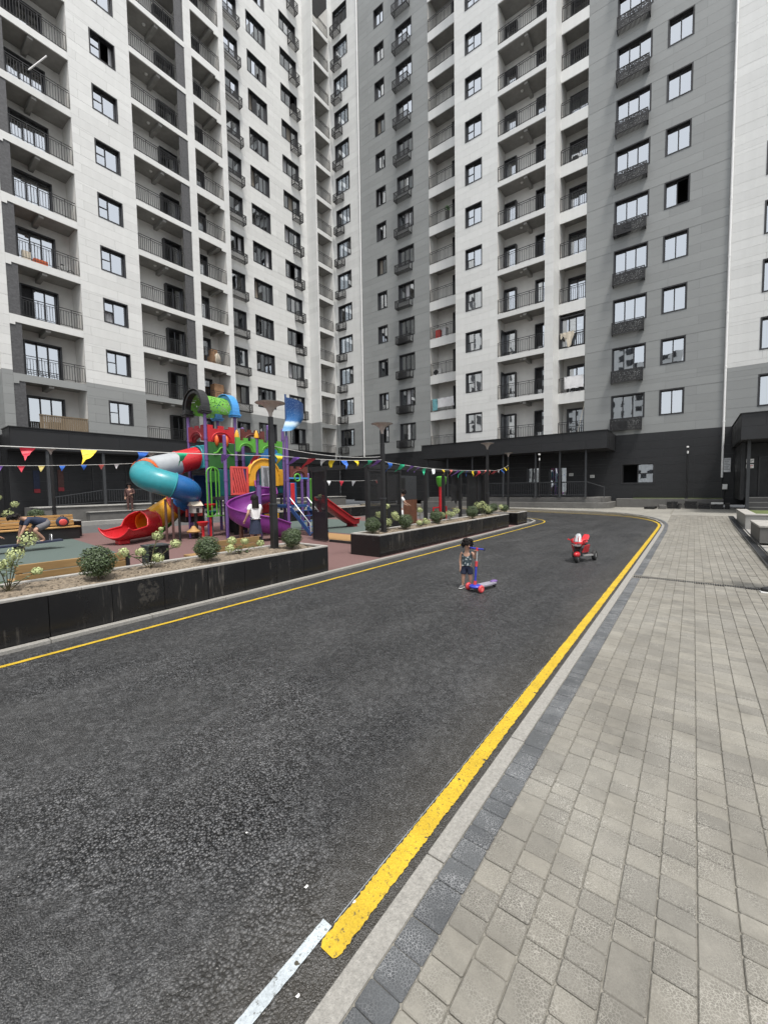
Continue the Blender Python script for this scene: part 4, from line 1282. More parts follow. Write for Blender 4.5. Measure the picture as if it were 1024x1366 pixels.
# ================================================================== BUNTING
FL = ['flag_red', 'flag_yellow', 'flag_blue', 'flag_green', 'flag_purple', 'flag_cream', 'flag_coral', 'flag_white']
def bunting(p0, p1, sag, n, label, size=.2, seed=1, flags=True, wind=.95, order=None):
    q = random.Random(seed); p0, p1 = Vector(p0), Vector(p1)
    t_ = thing('bunting', label, 'bunting', p0, 0, 'strings of coloured pennants')
    def at(u): return (p1-p0)*u - Vector((0, 0, sag*4*u*(1-u)))
    MB().tube([at(k/24) for k in range(25)], .006, 5).obj('string', 'string', t_, smooth=60)
    if not flags: return t_
    d = (p1-p0).normalized(); nrm = d.cross(Vector((0,0,1))).normalized()
    for k in range(n):
        u = (k+.5+q.uniform(-.12, .12))/n; c = at(u); w = size*q.uniform(.85, 1.1); h = w*q.uniform(1.1, 1.3)
        sw = nrm*q.uniform(-.6, .2)*wind*h*1.4 - d*q.uniform(.0, .6)*wind*h
        mb = MB(); rows = []
        for i in range(6):
            v = i/5; hw = w/2*(1-v)+.002
            fold = nrm*math.sin(v*3.3+k)*.035*wind*2 + sw*v**1.3
            cen = c + fold - Vector((0, 0, h*v*(1-.35*wind*q.random())))
            tw = .6*wind*math.sin(k*1.7)*v*2
            ax = d*math.cos(tw)+nrm*math.sin(tw)
            rows.append([cen-ax*hw, cen, cen+ax*hw])
        mb.grid(rows)
        m = (order[k % len(order)] if order else FL[(k*3+seed) % len(FL)])
        mb.obj('pennant', m, t_, smooth=0, fixn=False)
    return t_
Y_, R_, B_, G_, P_, Cc, Co = 'flag_yellow', 'flag_red', 'flag_blue', 'flag_green', 'flag_purple', 'flag_cream', 'flag_coral'
bunting((-6.45, -1.6, 2.13), (-6.22, 4.74, 2.22), .02, 10, 'string of large pennants above the near planter, running left from the lamp post', .165, 2, order=[Co, P_, G_, B_, R_, Y_, B_, G_, P_, R_])
bunting((-6.22, 4.76, 2.24), (-6.18, 8.06, 2.30), .05, 9, 'pennants strung between the lamp posts of the two planters, over the gate', .19, 4, order=[Y_, P_, R_, 'flag_white', Y_, B_, Y_, G_, P_])
bunting((-6.27, 4.78, 2.42), (-6.23, 8.08, 2.38), .09, 0, 'second thin string hung beside the pennants over the gate', flags=False)
bunting((-6.18, 8.10, 2.26), (-6.50, 15.28, 2.24), .10, 14, 'pennants strung along the second planter between its two lamp posts', .21, 6, order=[B_, G_, P_, P_, G_, 'flag_white', Y_, Co, P_, G_, B_, Y_, R_, Co])
bunting((-6.50, 15.32, 2.24), (-9.28, 25.1, 2.90), .12, 7, 'pennants from the far lamp post across to the lamp before the rear entrance', .24, 7, order=[Co, R_, Co, 'flag_white', B_, Y_, Y_])
bunting((-16.6, 1.0, 2.42), (-15.25, 7.8, 2.75), .10, 14, 'string of small pennants from the far left to the play tower', .17, 8, wind=.25, order=[G_, G_, P_, P_, R_, Cc, B_, B_, Co, 'flag_white', B_, G_, R_, Y_])
bunting((-13.5, 13.1, 1.98), (-12.4, 16.2, 2.0), .03, 5, 'pennants hung deep in the playground, seen through the gate', .22, 9, wind=.3, order=['flag_white', R_, 'flag_white', 'flag_white', Co])

# ================================================================== PLAYGROUND
def purple_post(mb_root, x, y, z0, z1, name='post', m='post_purple', rings=True):
    b_ = MB().cyl((x, y, z0), (x, y, z1), .057, n=12); b_.lathe([(.057, 0), (.045, .03), (0, .045)], (x, y, z1), 12)
    o = b_.obj(name, m, mb_root, smooth=40)
    if rings:
        r_ = MB()
        for z in (1.15, 1.9, 2.7, 3.45):
            if z < z1-.2: r_.cyl((x, y, z), (x, y, z+.07), .068, n=12)
        if r_.v: r_.obj('clamp_ring', m, o, smooth=40)
    return o
T = thing('play_tower', 'tall purple posted play tower with coloured tube slide, green arch roof and purple spiral slide', 'playground', (-13.5, 7.8, 0))
TX, TY = -13.5, 7.8
def L3(x, y, z=0): return (x-TX, y-TY, z)
A0 = [(-14.0,7.85),(-15.2,7.85),(-14.0,9.05),(-15.2,9.05)]
for x, y in A0: purple_post(T, x-TX, y-TY, 0, 4.38)
def arch(x, m):
    pass
def arch_along_x(y, m, name):
    """round arch standing on two posts, seen end-on along y"""
    b_ = MB(); cx = -14.6-TX; r_ = .60
    for rr, th, w_ in ((r_, .10, .22), (r_+.10, .035, .30)):
        pts = [(cx+rr*math.cos(a), y-TY, 4.60+rr*.98*math.sin(a)) for a in [math.pi*k/18 for k in range(19)]]
        vs, fs = [], []
        for a in [math.pi*k/18 for k in range(19)]:
            for q, yy in ((rr-th/2, -w_/2), (rr+th/2, -w_/2), (rr+th/2, w_/2), (rr-th/2, w_/2)):
                vs.append((cx+q*math.cos(a), y-TY+yy, 4.60+q*math.sin(a)))
        for k in range(18):
            for j in range(4): fs.append((k*4+j, k*4+(j+1) % 4, k*4+4+(j+1) % 4, k*4+4+j))
        b_.add(vs, fs)
    for sx in (-1, 1):
        px = cx+sx*r_
        b_.box(px-.13, y-TY-.15, 4.50, px+.13, y-TY+.15, 4.62).box(px-.17, y-TY-.19, 4.43, px+.17, y-TY+.19, 4.49).box(px-.15, y-TY-.17, 4.37, px+.15, y-TY+.17, 4.42)
    return b_.obj(name, m, T, bevel=.008)
arch_along_x(7.85, 'plastic_black', 'arch_end')
arch_along_x(9.05, 'plastic_skyblue', 'arch_end')
b_ = MB(); rows = []
for k in range(25):
    a = -.35+ (math.pi+.7)*k/24; rows.append([(-14.6-TX+.53*math.cos(a), 7.95-TY, 4.62+.53*math.sin(a)), (-14.6-TX+.53*math.cos(a), 8.95-TY, 4.62+.53*math.sin(a))])
b_.grid(rows).obj('roof_tunnel', 'green_lattice', T, smooth=0)
def crenel(p0, p1, z0, z1, m, name='battlement', th=.07, n=3, arch=True):
    """castle panel with merlons and an arched underside between two plan points"""
    p0, p1 = Vector(p0), Vector(p1); d = p1-p0; L = d.length; d.normalize(); nrm = Vector((-d.y, d.x, 0))*th
    H = z1-z0; pts = [(0, z0+ .0)]
    prof = []
    na = 10
    prof.append((0, z0)); prof.append((L*.16, z0))
    for k in range(na+1):
        a = math.pi*(1-k/na); prof.append((L*.5+L*.30*math.cos(a), z0+H*.05+H*.42*math.sin(a)))
    prof.append((L*.84, z0)); prof.append((L, z0)); prof.append((L, z1))
    k = n
    seg = L/(2*n-1)
    for j in range(2*n-1):
        xa, xb = L-j*seg, L-(j+1)*seg
        if j % 2 == 0: prof += [(xa, z1), (xb, z1)]
        else: prof += [(xa, z1-H*.2), (xb, z1-H*.2)]
    q = []
    for s_, z in prof:
        if not q or (abs(q[-1][0]-s_)+abs(q[-1][1]-z)) > 1e-4: q.append((s_, z))
    base = [(p0.x+d.x*s_-nrm.x/2, p0.y+d.y*s_-nrm.y/2, z) for s_, z in q]
    mb = MB().prism(base, (nrm.x, nrm.y, 0))
    # raised hood mould over the arch
    hood = [(p0.x+d.x*(L*.5+L*.36*math.cos(a)), p0.y+d.y*(L*.5+L*.36*math.cos(a)), z0+H*.10+H*.52*math.sin(a)) for a in [math.pi*k/12 for k in range(13)]]
    for sg in (-1, 1):
        mb.tube([(x+nrm.x*.55*sg, y+nrm.y*.55*sg, z) for x, y, z in hood], .022, 6)
    return mb.obj(name, m, T)
e = .06
crenel(L3(-15.2+e, 7.85), L3(-14-e, 7.85), 3.42, 3.98, 'plastic_darkred')
crenel(L3(-14, 7.85+e), L3(-14, 9.05-e), 3.38, 3.98, 'plastic_red')
crenel(L3(-15.2+e, 9.05), L3(-14-e, 9.05), 3.42, 3.98, 'plastic_red')
crenel(L3(-15.2, 7.85+e), L3(-15.2, 9.05-e), 3.42, 3.98, 'plastic_darkred')
for y in (8.25, 8.65):
    MB().lathe([(0, -.22), (.06, -.12), (.085, 0), (.06, .14), (0, .24)], L3(-13.96, y, 3.42), 10).obj('flame_ornament', 'plastic_orange', T, smooth=50)
MB().box(-15.15-TX, 7.9-TY, 2.28, -14.05-TX, 9.0-TY, 2.38).obj('deck', 'grey_metal', T)
g_ = MB().box(-14.03-TX, 7.92-TY, 2.42, -13.97-TX, 8.98-TY, 3.36); g_.obj('side_panel', 'plastic_darkgreen', T, bevel=.01)
MB().tube([L3(-13.95, 8.1, 2.95), L3(-13.95, 8.25, 3.0), L3(-13.95, 8.4, 3.18), L3(-13.95, 8.6, 3.2), L3(-13.95, 8.75, 3.0), L3(-13.95, 8.9, 2.95)], .03, 6).obj('relief_vine', 'plastic_green', T, smooth=60)
MB().box(-14.03-TX, 7.92-TY, 1.9, -13.97-TX, 8.98-TY, 2.3).obj('side_panel', 'plastic_darkgreen', T, bevel=.01)
MB().box(-15.08-TX, 7.82-TY, 2.42, -14.12-TX, 7.87-TY, 3.26).obj('slide_collar', 'plastic_teal', T, bevel=.03)
# ---- tube slide: straight mouth, one and a half turns down, open run-out
cx, cy, rH, rT = -13.95, 6.40, .65, .40
path = [(-14.6, 7.84, 2.82), (-14.6, 7.5, 2.72), (-14.6, 7.1, 2.60), (-14.6, 6.75, 2.50)]
marks = [('plastic_red', 0, 1.05)]
for k in range(0, 79):
    a = 180+k*5; z = 2.42-.0037*(a-180)-.0032*max(0, a-445)
    path.append((cx+rH*math.cos(R(a)), cy+rH*math.sin(R(a)), z))
ang_start = 4
def pa(a): return ang_start+int((a-180)/5)
a_end = 180+78*5
d_end = Vector((-math.sin(R(a_end)), math.cos(R(a_end)), -.28)).normalized()
for k in range(1, 5): path.append(tuple(Vector(path[pa(a_end)])+d_end*.18*k))
S_ = inst('tube_slide', MB().torus(L3(-14.6, 7.83, 2.82), .42, .035, 28, 8, Matrix.Rotation(R(90), 3, 'X')).mesh('tube_slide', 'plastic_teal', smooth=50), T)
def section(i0, i1, m, r=rT):
    pts = [L3(*p) for p in path[i0:i1+1]]
    MB().tube(pts, r, 22, caps=False).obj('slide_section', m, S_, smooth=50, fixn=False)
    p, q = Vector(pts[-1]), Vector(pts[-2]); dd = (p-q).normalized()
    MB().torus(p, r+.008, .022, 24, 6, dd.to_track_quat('Z', 'Y').to_matrix()).obj('joint_flange', m, S_, smooth=50)
section(0, 2, 'plastic_red'); section(2, pa(205), 'plastic_grey'); section(pa(205), pa(230), 'plastic_orange')
section(pa(230), pa(350), 'plastic_teal'); section(pa(350), pa(470), 'plastic_blue'); section(pa(470), pa(497), 'plastic_darkred')
section(pa(497), pa(a_end)+1, 'plastic_yellow')
# open run-out: flared trough with rolled rim
e0 = Vector(path[pa(a_end)+1]); dirn = Vector((d_end.x, d_end.y, 0)).normalized(); side = Vector((-dirn.y, dirn.x, 0))
rows = []; rimL, rimR = [], []
NS = 25
for i in range(NS+1):
    u = i/NS; s_ = -.12+1.55*u
    zc = e0.z - .32*u - .0 if u < .55 else e0.z-.176-.10*(u-.55)/.45
    zb = max(.10, e0.z-.40-.30*u)+ (.02*(u-.8)/.2 if u > .8 else 0)
    c = e0+dirn*s_
    opening = 3.08 if u < .30 else (3.08-1.6*min(1, (u-.30)/.15) if u < .45 else 1.48-.30*(u-.45)/.55)      # half angle of the wall
    hw = .40+.05*math.sin(u*3)
    R0 = .43+.09*max(0, u-.35)
    if u > .86: zb += .10*((u-.86)/.14)**2
    row = []
    for j in range(15):
        t2 = -opening+2*opening*j/14
        p = Vector((c.x, c.y, zb+R0)) + side*R0*math.sin(t2)*(1+.10*u) + Vector((0, 0, -R0*math.cos(t2)))
        row.append(L3(p.x, p.y, p.z))
    rows.append(row); rimL.append(row[0]); rimR.append(row[-1])
ro = MB().grid(rows); ro.obj('run_out', 'plastic_red', S_, smooth=0)
rim = MB().tube(rimL, .024, 7).tube(rimR, .024, 7).tube(rows[-1], .024, 7).tube(rows[0], .026, 7)
rim.obj('rolled_rim', 'plastic_red', S_, smooth=60)
tp = Vector(path[pa(a_end)+1]); fx = e0+dirn*1.1
MB().box(fx.x-TX-.16, fx.y-TY-.16, 0, fx.x-TX+.16, fx.y-TY+.16, .14).obj('slide_foot', 'plastic_red', S_, bevel=.03)
for x, y, z in ((-13.28, 6.02, 1.35), (-13.22, 6.2, 1.35), (-12.8, 6.2, 1.1)):
    MB().cyl(L3(x, y, 0), L3(x, y, z), .038, n=9).obj('slide_support', 'cloth_brown' if x < -13 else 'black_metal', S_, smooth=50)

# ---- second tower with the spiral slide
for x, y, z in ((-12.4, 7.6, 3.40), (-12.4, 8.85, 3.40), (-13.45, 9.0, 3.9), (-12.4, 10.02, 3.85), (-13.4, 10.1, 4.1)): purple_post(T, x-TX, y-TY, 0, z)
MB().box(-13.5-TX, 7.65-TY, 1.28, -12.45-TX, 10.0-TY, 1.38).obj('deck', 'grey_metal', T)
crenel(L3(-12.4, 8.02), L3(-12.4, 8.79), 2.92, 3.40, 'plastic_green'); crenel(L3(-12.4, 8.91), L3(-12.4, 9.96), 2.92, 3.40, 'plastic_green')
crenel(L3(-13.0, 8.62), L3(-13.0, 9.62), 3.36, 3.80, 'plastic_brown', n=4)
MB().lathe([(.0, .0), (.085, .02), (.08, .12), (.03, .26), (0, .3)], L3(-12.4, 8.85, 3.42), 10).obj('flame_ornament', 'plastic_yellow', T, smooth=50)
MB().lathe([(.0, .0), (.085, .02), (.08, .12), (.03, .26), (0, .3)], L3(-12.75, 8.3, 3.42), 10).obj('flame_ornament', 'plastic_yellow', T, smooth=50)
MB().box(-12.43-TX, 9.02-TY, 2.62, -12.37-TX, 9.75-TY, 3.1).obj('window_panel', 'plastic_blue', T, bevel=.02)
def slatted(y0, y1, z0, z1, m, x=-12.34):
    b_ = MB(); frame = .07
    b_.box(x-TX-.03, y0-TY, z0, x-TX+.03, y0-TY+frame, z1).box(x-TX-.03, y1-TY-frame, z0, x-TX+.03, y1-TY, z1)
    b_.box(x-TX-.03, y0-TY+frame, z0, x-TX+.03, y1-TY-frame, z0+frame).box(x-TX-.03, y0-TY+frame, z1-frame, x-TX+.03, y1-TY-frame, z1)
    o = b_.obj('slatted_panel', m, T, bevel=.008)
    n = 6; W_y = y1-y0-2*frame
    for k in range(n):
        a = y0+frame+W_y*(k-.9)/n; c = a+W_y*1.9/n
        a2, c2 = max(a, y0+frame), min(c, y1-frame); 
        za = z1-frame-(z1-z0-2*frame)*(a2-a)/(c-a); zc = z0+frame+(z1-z0-2*frame)*(c-c2)/(c-a)
        MB().bar((x-TX, a2-TY, za), (x-TX, c2-TY, zc), .05, .06).obj('slat', m, o)
slatted(7.74, 8.42, 1.43, 2.40, 'plastic_coral')
slatted(8.85, 9.22, 1.47, 2.44, 'plastic_grey', -12.18)
# yellow hood
b_ = MB(); prof = []
for k in range(13):
    a = math.pi*(1-k/12); prof.append((9.06+.64*math.cos(a), 2.16+.54*math.sin(a)))
outer_p = [(8.42, 1.74)]+prof+[(9.70, 1.74)]
inner_p = [(9.44, 1.74)]+[(9.06+.38*math.cos(math.pi*k/12), 2.08+.34*math.sin(math.pi*k/12)) for k in range(13)]+[(8.68, 1.74)]
ring = outer_p+inner_p
vs = [L3(-12.46, y, z) for y, z in outer_p]+[L3(-12.46, y, z) for y, z in inner_p[::-1]]
n = len(outer_p); ip = inner_p[::-1]
b_ = MB(); vv = []
for xx in (-12.46, -12.28):
    vv += [L3(xx, y, z) for y, z in outer_p]
for xx in (-12.46, -12.28):
    vv += [L3(xx, y, z) for y, z in ip]
fs = []
m_ = len(ip)
for k in range(n-1): fs += [(k, k+1, n+k+1, n+k), (2*n+k, 2*n+k+1, 2*n+m_+k+1, 2*n+m_+k), (k, k+1, 2*n+k+1, 2*n+k), (n+k, n+k+1, 2*n+m_+k+1, 2*n+m_+k)]
b_.add(vv, fs).obj('slide_hood', 'plastic_yellow', T, bevel=0)
MB().tube([L3(-12.27, y, z) for y, z in prof], .035, 7).obj('hood_rim', 'plastic_yellow', T, smooth=60)
MB().box(-12.42-TX, 9.45-TY, 1.74, -12.34-TX, 9.95-TY, 2.35).obj('hood_wing', 'plastic_yellow', T, bevel=.02)
MB().box(-12.42-TX, 9.55-TY, 1.46, -12.38-TX, 9.96-TY, 2.85).obj('side_panel', 'plastic_darkteal', T, bevel=.02)
MB().ball(L3(-12.38, 9.78, 2.84), (.05, .22, .12), 12, 6).obj('panel_top', 'plastic_teal', T, smooth=50)
# spiral slide: trough cross-section swept down a helix
sp = inst('spiral_slide', MB().cyl(L3(-11.2, 8.02, 0), L3(-11.2, 8.02, 1.75), .075, n=12).mesh('spiral_slide', 'post_purple', smooth=50), T)
scx, scy = -11.2, 8.02
rows, ro_in, ro_out = [], [], []
cl = [(-12.35, 9.1, 1.48, 0), (-12.05, 8.95, 1.40, 0), (-11.75, 8.75, 1.28, 0)]
ctr = []
for k in range(0, 49):
    a = 118+k*5.0; z = 1.20-1.0*(k/48)**.9; ctr.append((scx+.60*math.cos(R(a)), scy+.60*math.sin(R(a)), z))
ctr = [c[:3] for c in cl]+ctr
last = Vector(ctr[-1]); dl = (last-Vector(ctr[-2])); dl.z = -.02; dl.normalize()
for k in range(1, 5): ctr.append(tuple(last+dl*.13*k))
for i, c in enumerate(ctr):
    p = Vector(c); t3 = Vector(ctr[min(i+1, len(ctr)-1)])-Vector(ctr[max(i-1, 0)]); t3.z = 0; t3.normalize()
    out_ = Vector((t3.y, -t3.x, 0))
    row = []
    for s_, z in ((-.33, .26), (-.31, .10), (-.22, .0), (0, -.03), (.2, .0), (.32, .10), (.36, .28), (.38, .50)):
        q = p+out_*s_; row.append(L3(q.x, q.y, q.z+z))
    rows.append(row); ro_in.append(row[0]); ro_out.append(row[-1])
MB().grid(rows).obj('trough', 'plastic_purple', sp, smooth=0)
MB().tube(ro_in, .026, 7).tube(ro_out, .03, 7).obj('rolled_rim', 'plastic_purple', sp, smooth=60)
for a in (250, 300): MB().cyl(L3(scx+.6*math.cos(R(a)), scy+.6*math.sin(R(a)), 0), L3(scx+.6*math.cos(R(a)), scy+.6*math.sin(R(a)), .55), .06, n=10).obj('slide_support', 'wood_brown', sp, smooth=50)
# ---- stair tower
for x, y, z in ((-11.4, 10.32, 2.15), (-12.4, 10.9, 2.3)): purple_post(T, x-TX, y-TY, 0, z)
pole_o = purple_post(T, -11.42-TX, 9.39-TY, 0, 3.45)
MB().box(-12.4-TX, 9.35-TY, .95, -11.4-TX, 10.4-TY, 1.04).obj('deck', 'plastic_navy', T)
crenel(L3(-11.4, 9.46), L3(-11.4, 10.28), 2.02, 2.42, 'plastic_brown')
MB().bar(L3(-11.38, 9.4, 2.0), L3(-11.38, 10.3, 2.0), .05).obj('cross_beam', 'plastic_skyblue', T)
MB().torus(L3(-11.36, 9.78, 2.02), .13, .03, 18, 7, Matrix.Rotation(R(90), 3, 'Y')).obj('ring_ornament', 'plastic_green', T, smooth=60)
MB().box(-11.44-TX, 9.50-TY, 1.05, -11.38-TX, 9.68-TY, 1.82).obj('side_panel', 'plastic_red', T, bevel=.02)
MB().box(-12.0-TX, 9.8-TY, 1.05, -11.94-TX, 10.25-TY, 1.85).obj('side_panel', 'plastic_blue', T, bevel=.02)
MB().box(-11.5-TX, 10.42-TY, .95, -11.3-TX, 10.50-TY, 2.0).obj('side_panel', 'plastic_green', T, bevel=.03)
stair = inst('staircase', MB().bar(L3(-11.38, 9.45, .93), L3(-10.35, 9.45, .04), .03, .14).bar(L3(-11.38, 10.25, .93), L3(-10.35, 10.25, .04), .03, .14).mesh('staircase', 'plastic_navy'), T)
for k in range(5):
    x = -11.28+.2*k; z = .84-.18*k
    MB().box(x-TX, 9.47-TY, z-.02, x-TX+.2, 10.23-TY, z).obj('tread', 'plastic_navy', stair)
hr_ = MB()
for y in (9.45, 10.25):
    hr_.tube([L3(-11.4, y, 1.30), L3(-10.38, y, .42), L3(-10.36, y, .05)], .018, 7).tube([L3(-11.4, y, .98), L3(-10.5, y, .2)], .014, 7)
    for k in range(3): hr_.cyl(L3(-11.15+.3*k, y, .73-.26*k), L3(-11.15+.3*k, y, 1.08-.26*k), .012, n=6)
hr_.obj('handrail', 'steel', stair, smooth=50)
for nm_, m_, bx_ in (('back_panel', 'plastic_darkteal', (-13.52, 8.0, 1.40, -13.46, 8.95, 2.35)), ('back_panel', 'plastic_darkteal', (-13.52, 9.05, 1.40, -13.46, 10.0, 3.0)),
                     ('dark_backing', 'plastic_black', (-13.30, 8.05, .12, -13.24, 8.95, 1.26)), ('dark_backing', 'plastic_navy', (-13.30, 9.05, .12, -13.24, 9.95, 1.26)),  # dark sheets added to darken the gaps under the decks
                     ('dark_backing', 'plastic_navy', (-15.22, 7.95, .9, -15.16, 8.95, 2.2)), ('dark_backing', 'plastic_black', (-14.9, 9.0, .2, -14.2, 9.06, 1.9)), ('shop_panel', 'plastic_skyblue', (-13.22, 8.25, .75, -13.18, 8.6, 1.2))):
    x0, y0, z0, x1, y1, z1 = bx_
    MB().box(x0-TX, y0-TY, z0, x1-TX, y1-TY, z1).obj(nm_, m_, T, bevel=.012)
# ---- sail on its pole
MB().cyl(L3(-11.42, 9.39, 3.4), L3(-11.42, 9.39, 4.92), .032, n=9).obj('sail_pole', 'plastic_navy', T, smooth=50)
rows = []
for i in range(13):
    v = i/12
    yl_ = -.20+.20*min(1, v*2.5); yr_ = .36+.44*min(1, v/.45)**.6
    rows.append([(.16*math.sin(j/8*math.pi), yl_+(yr_-yl_)*j/8, (1.20-.12*j/8)*v+.16*(j/8)**2*(1-v)) for j in range(9)])
MB().grid(rows).obj('sail', 'sail_blue', T, loc=L3(-11.40, 9.39, 3.62), smooth=0)
# ---- climbing things below the tall tower
wp = MB(); prof = [(-.30, .70), (-.30, 1.05), (-.20, 1.35), (-.26, 1.70), (-.13, 1.82), (0, 2.0), (.13, 1.82), (.26, 1.70), (.20, 1.35), (.30, 1.05), (.30, .70)]
wp.prism([L3(-13.9, 7.28+s_, z) for s_, z in prof], (-.08, 0, 0)).obj('climbing_wall', 'plastic_coral', T, bevel=.02)
for q, (dy, z) in enumerate(((-.12, 1.5), (.1, 1.3), (-.05, 1.15), (.15, .95), (-.2, .9), (.0, 1.65))):
    MB().ball(L3(-13.86, 7.28+dy, z), (.05, .06, .05), 8, 6).obj('climbing_hold', ['plastic_red', 'plastic_darkred'][q % 2], T, smooth=60)
gh = MB()
for y0, y1 in ((7.35, 7.8), (7.5, 7.68)):
    xx = -13.15
    gh.tube([L3(xx, y0, .7), L3(xx, y0, 2.2)]+[L3(xx, (y0+y1)/2-(y1-y0)/2*math.cos(a), 2.2+.2*math.sin(a)) for a in [math.pi*k/8 for k in range(1, 8)]]+[L3(xx, y1, 2.2), L3(xx, y1, .7)], .026, 7)
gh.bar(L3(-13.15, 7.3, .72), L3(-13.15, 7.95, .72), .04)
gh.obj('hoop_rail', 'plastic_green', T, smooth=60)
for x, y, z, m in ((-13.1, 7.12, .40, 'plastic_red'), (-13.3, 7.55, .74, 'plastic_darkteal'), (-13.3, 7.52, .98, 'plastic_red')):
    MB().lathe([(.0, 0), (.10, .01), (.15, .07), (.19, .15), (.17, .165), (0, .17)], L3(x, y, z), 16).cyl(L3(x, y, 0), L3(x, y, z+.02), .05, n=9).obj('stepping_stool', m, T, smooth=45)
gs = MB(); rows = []
for k in range(10):
    u = k/9; c = Vector((-15.15, 7.65-1.0*u, .95*(1-u)**1.15+.12)); rows.append([L3(c.x+s_, c.y, c.z+z) for s_, z in ((-.24, .18), (-.2, .02), (0, -.02), (.2, .02), (.24, .18))])
gs.grid(rows).obj('toddler_slide', 'plastic_green', T, smooth=0)
MB().cyl(L3(-13.62, 6.95, 0), L3(-13.62, 6.95, 1.15), .04, n=9).obj('post', 'post_purple', T, smooth=50)
MB().box(-14.5-TX, 7.0-TY, .5, -14.0-TX, 7.7-TY, 1.0).obj('inner_box', 'plastic_black', T, bevel=.02)
for x, y in ((-13.0, 8.3), (-13.9, 8.7)): MB().box(x-TX-.06, y-TY-.06, 0, x-TX+.06, y-TY+.06, 1.3).obj('under_deck_post', 'black_metal', T)
MB().box(-12.0-TX, 8.75-TY, .35, -11.9-TX, 9.35-TY, .75).obj('play_counter', 'plastic_yellow', T, bevel=.02)
MB().box(-12.5-TX, 8.9-TY, .75, -12.44-TX, 9.6-TY, 1.25).obj('play_counter', 'plastic_red', T, bevel=.02)

# spring toy, its own thing in front of the tower
sp_ = thing('spring_toy', 'small yellow topped spring toy beside the stepping stools', 'spring toy', (-13.25, 6.88, 0))
MB().tube([(.07*math.cos(k*.7), .07*math.sin(k*.7), .02+k*.006) for k in range(30)], .014, 6).obj('spring', 'black_metal', sp_, smooth=60)
MB().lathe([(0, .2), (.2, .21), (.22, .25), (.16, .3), (.1, .34), (.05, .42), (0, .44)], (0,0,0), 18).obj('seat', 'wood_bench', sp_, smooth=45)
# small playhouse with a pitched roof
ph = thing('toy_house', 'small grey toy house with pitched roof standing before the red climbing wall', 'toy house', (-13.3, 7.0, .86))
MB().box(-.13, -.16, 0, .13, .16, .24).obj('wall', 'stone_cap', ph)
MB().prism([(-.17, -.19, .24), (.17, -.19, .24), (0, -.19, .38)], (0, .38, 0)).obj('roof', 'cloth_cream', ph)
MB().box(.131, -.05, .02, .14, .05, .16).obj('opening', 'black_metal', ph)
MB().cyl((0,0,-.86), (0,0,0), .06, n=8).obj('stand', 'black_metal', ph)

# separate red slide by the gate
rs = thing('slide', 'red straight slide ending in the middle of the playground, seen through the gate', 'slide', (-11.4, 12.9, 0))
rows = []
for k in range(14):
    u = k/13; x = -1.35*0; y = -2.15+2.15*u; z = .14+ (1.02*(1-u/.85)**1.05 if u < .85 else 0)
    rows.append([(s_, y, z+h_) for s_, h_ in ((-.30, .20), (-.27, .19), (-.24, .03), (0, 0), (.24, .03), (.27, .19), (.30, .20))])
MB().grid(rows).obj('chute', 'plastic_red', rs, smooth=30)
MB().grid([[(x, y, z-.05) for x, y, z in r_] for r_ in rows]).obj('underside', 'plastic_red', rs, smooth=30)
MB().tube([(p[0][0], p[0][1], p[0][2]) for p in rows], .024, 7).tube([(p[-1][0], p[-1][1], p[-1][2]) for p in rows], .024, 7).obj('rolled_rim', 'plastic_red', rs, smooth=60)
MB().box(-.2, -.3, 0, .2, -.08, .14).box(-.06, -2.1, 0, .06, -1.98, 1.1).obj('support', 'plastic_darkred', rs)
# swing post, red below and green on top
sw = thing('swing_post', 'red swing post with green top behind the second planter', 'play post', (-8.4, 15.0, 0))
MB().cyl((0,0,0), (0,0,1.75), .11, n=12).obj('post', 'plastic_red', sw, smooth=50)
MB().lathe([(.13, 1.62), (.20, 1.75), (.22, 2.0), (.16, 2.05), (0, 2.06)], (0,0,0), 14).obj('head', 'plastic_green', sw, smooth=40)
MB().bar((-.1, -.5, .75), (-.1, .6, .75), .05).bar((-.1, -.5, .0), (-.1, -.5, .75), .04).bar((-.1, .6, .0), (-.1, .6, .75), .04).obj('side_rail', 'plastic_red', sw)

# ================================================================== GATE AND SCREENS
def perforated(name, label, p0, p1, z0, z1, cat='screen', solid=.42):
    p0, p1 = Vector(p0+(0,)), Vector(p1+(0,)); d = p1-p0; L = d.length; ang = math.atan2(d.y, d.x)
    t_ = thing(name, label, cat, (p0.x, p0.y, 0), ang, 'black perforated screens of the playground fence')
    f_ = MB(); frame_rect(f_, 0, L, z0, z1, .045, -.025, .025)
    zs = z0+(z1-z0)*solid
    f_.box(.045, -.02, zs-.02, L-.045, .02, zs+.02)
    f_.obj('frame', 'black_metal', t_)
    MB().box(.045, -.004, zs+.02, L-.045, .004, z1-.045).obj('perforated_sheet', 'perforated_black', t_)
    MB().box(.045, -.005, z0+.045, L-.045, .005, zs-.02).obj('lower_sheet', 'perforated_black' if solid > .5 else 'black_metal', t_)
    return t_
perforated('gate_leaf', 'open black perforated gate leaf left of the playground entrance', (-9.40, 8.68), (-8.66, 8.56), .04, 2.16, 'gate', .40)
gb_ = thing('gateway', 'black beam and sill framing the playground gate opening', 'gate', (-9.4, 8.72, 0), math.atan2(-.05, 1.5))
MB().box(-.1, -.05, 2.16, 2.35, .05, 2.28).obj('beam', 'black_metal', gb_)
MB().box(.7, -.04, .0, 1.62, .04, .07).obj('sill', 'black_metal', gb_)
MB().box(2.20, -.05, 0, 2.30, .05, 2.16).obj('post', 'black_metal', gb_)
perforated('fence_screen', 'black perforated fence screen behind the second planter, left of its first lamp post', (-7.2, 8.62), (-7.2, 9.42), .3, 2.12)
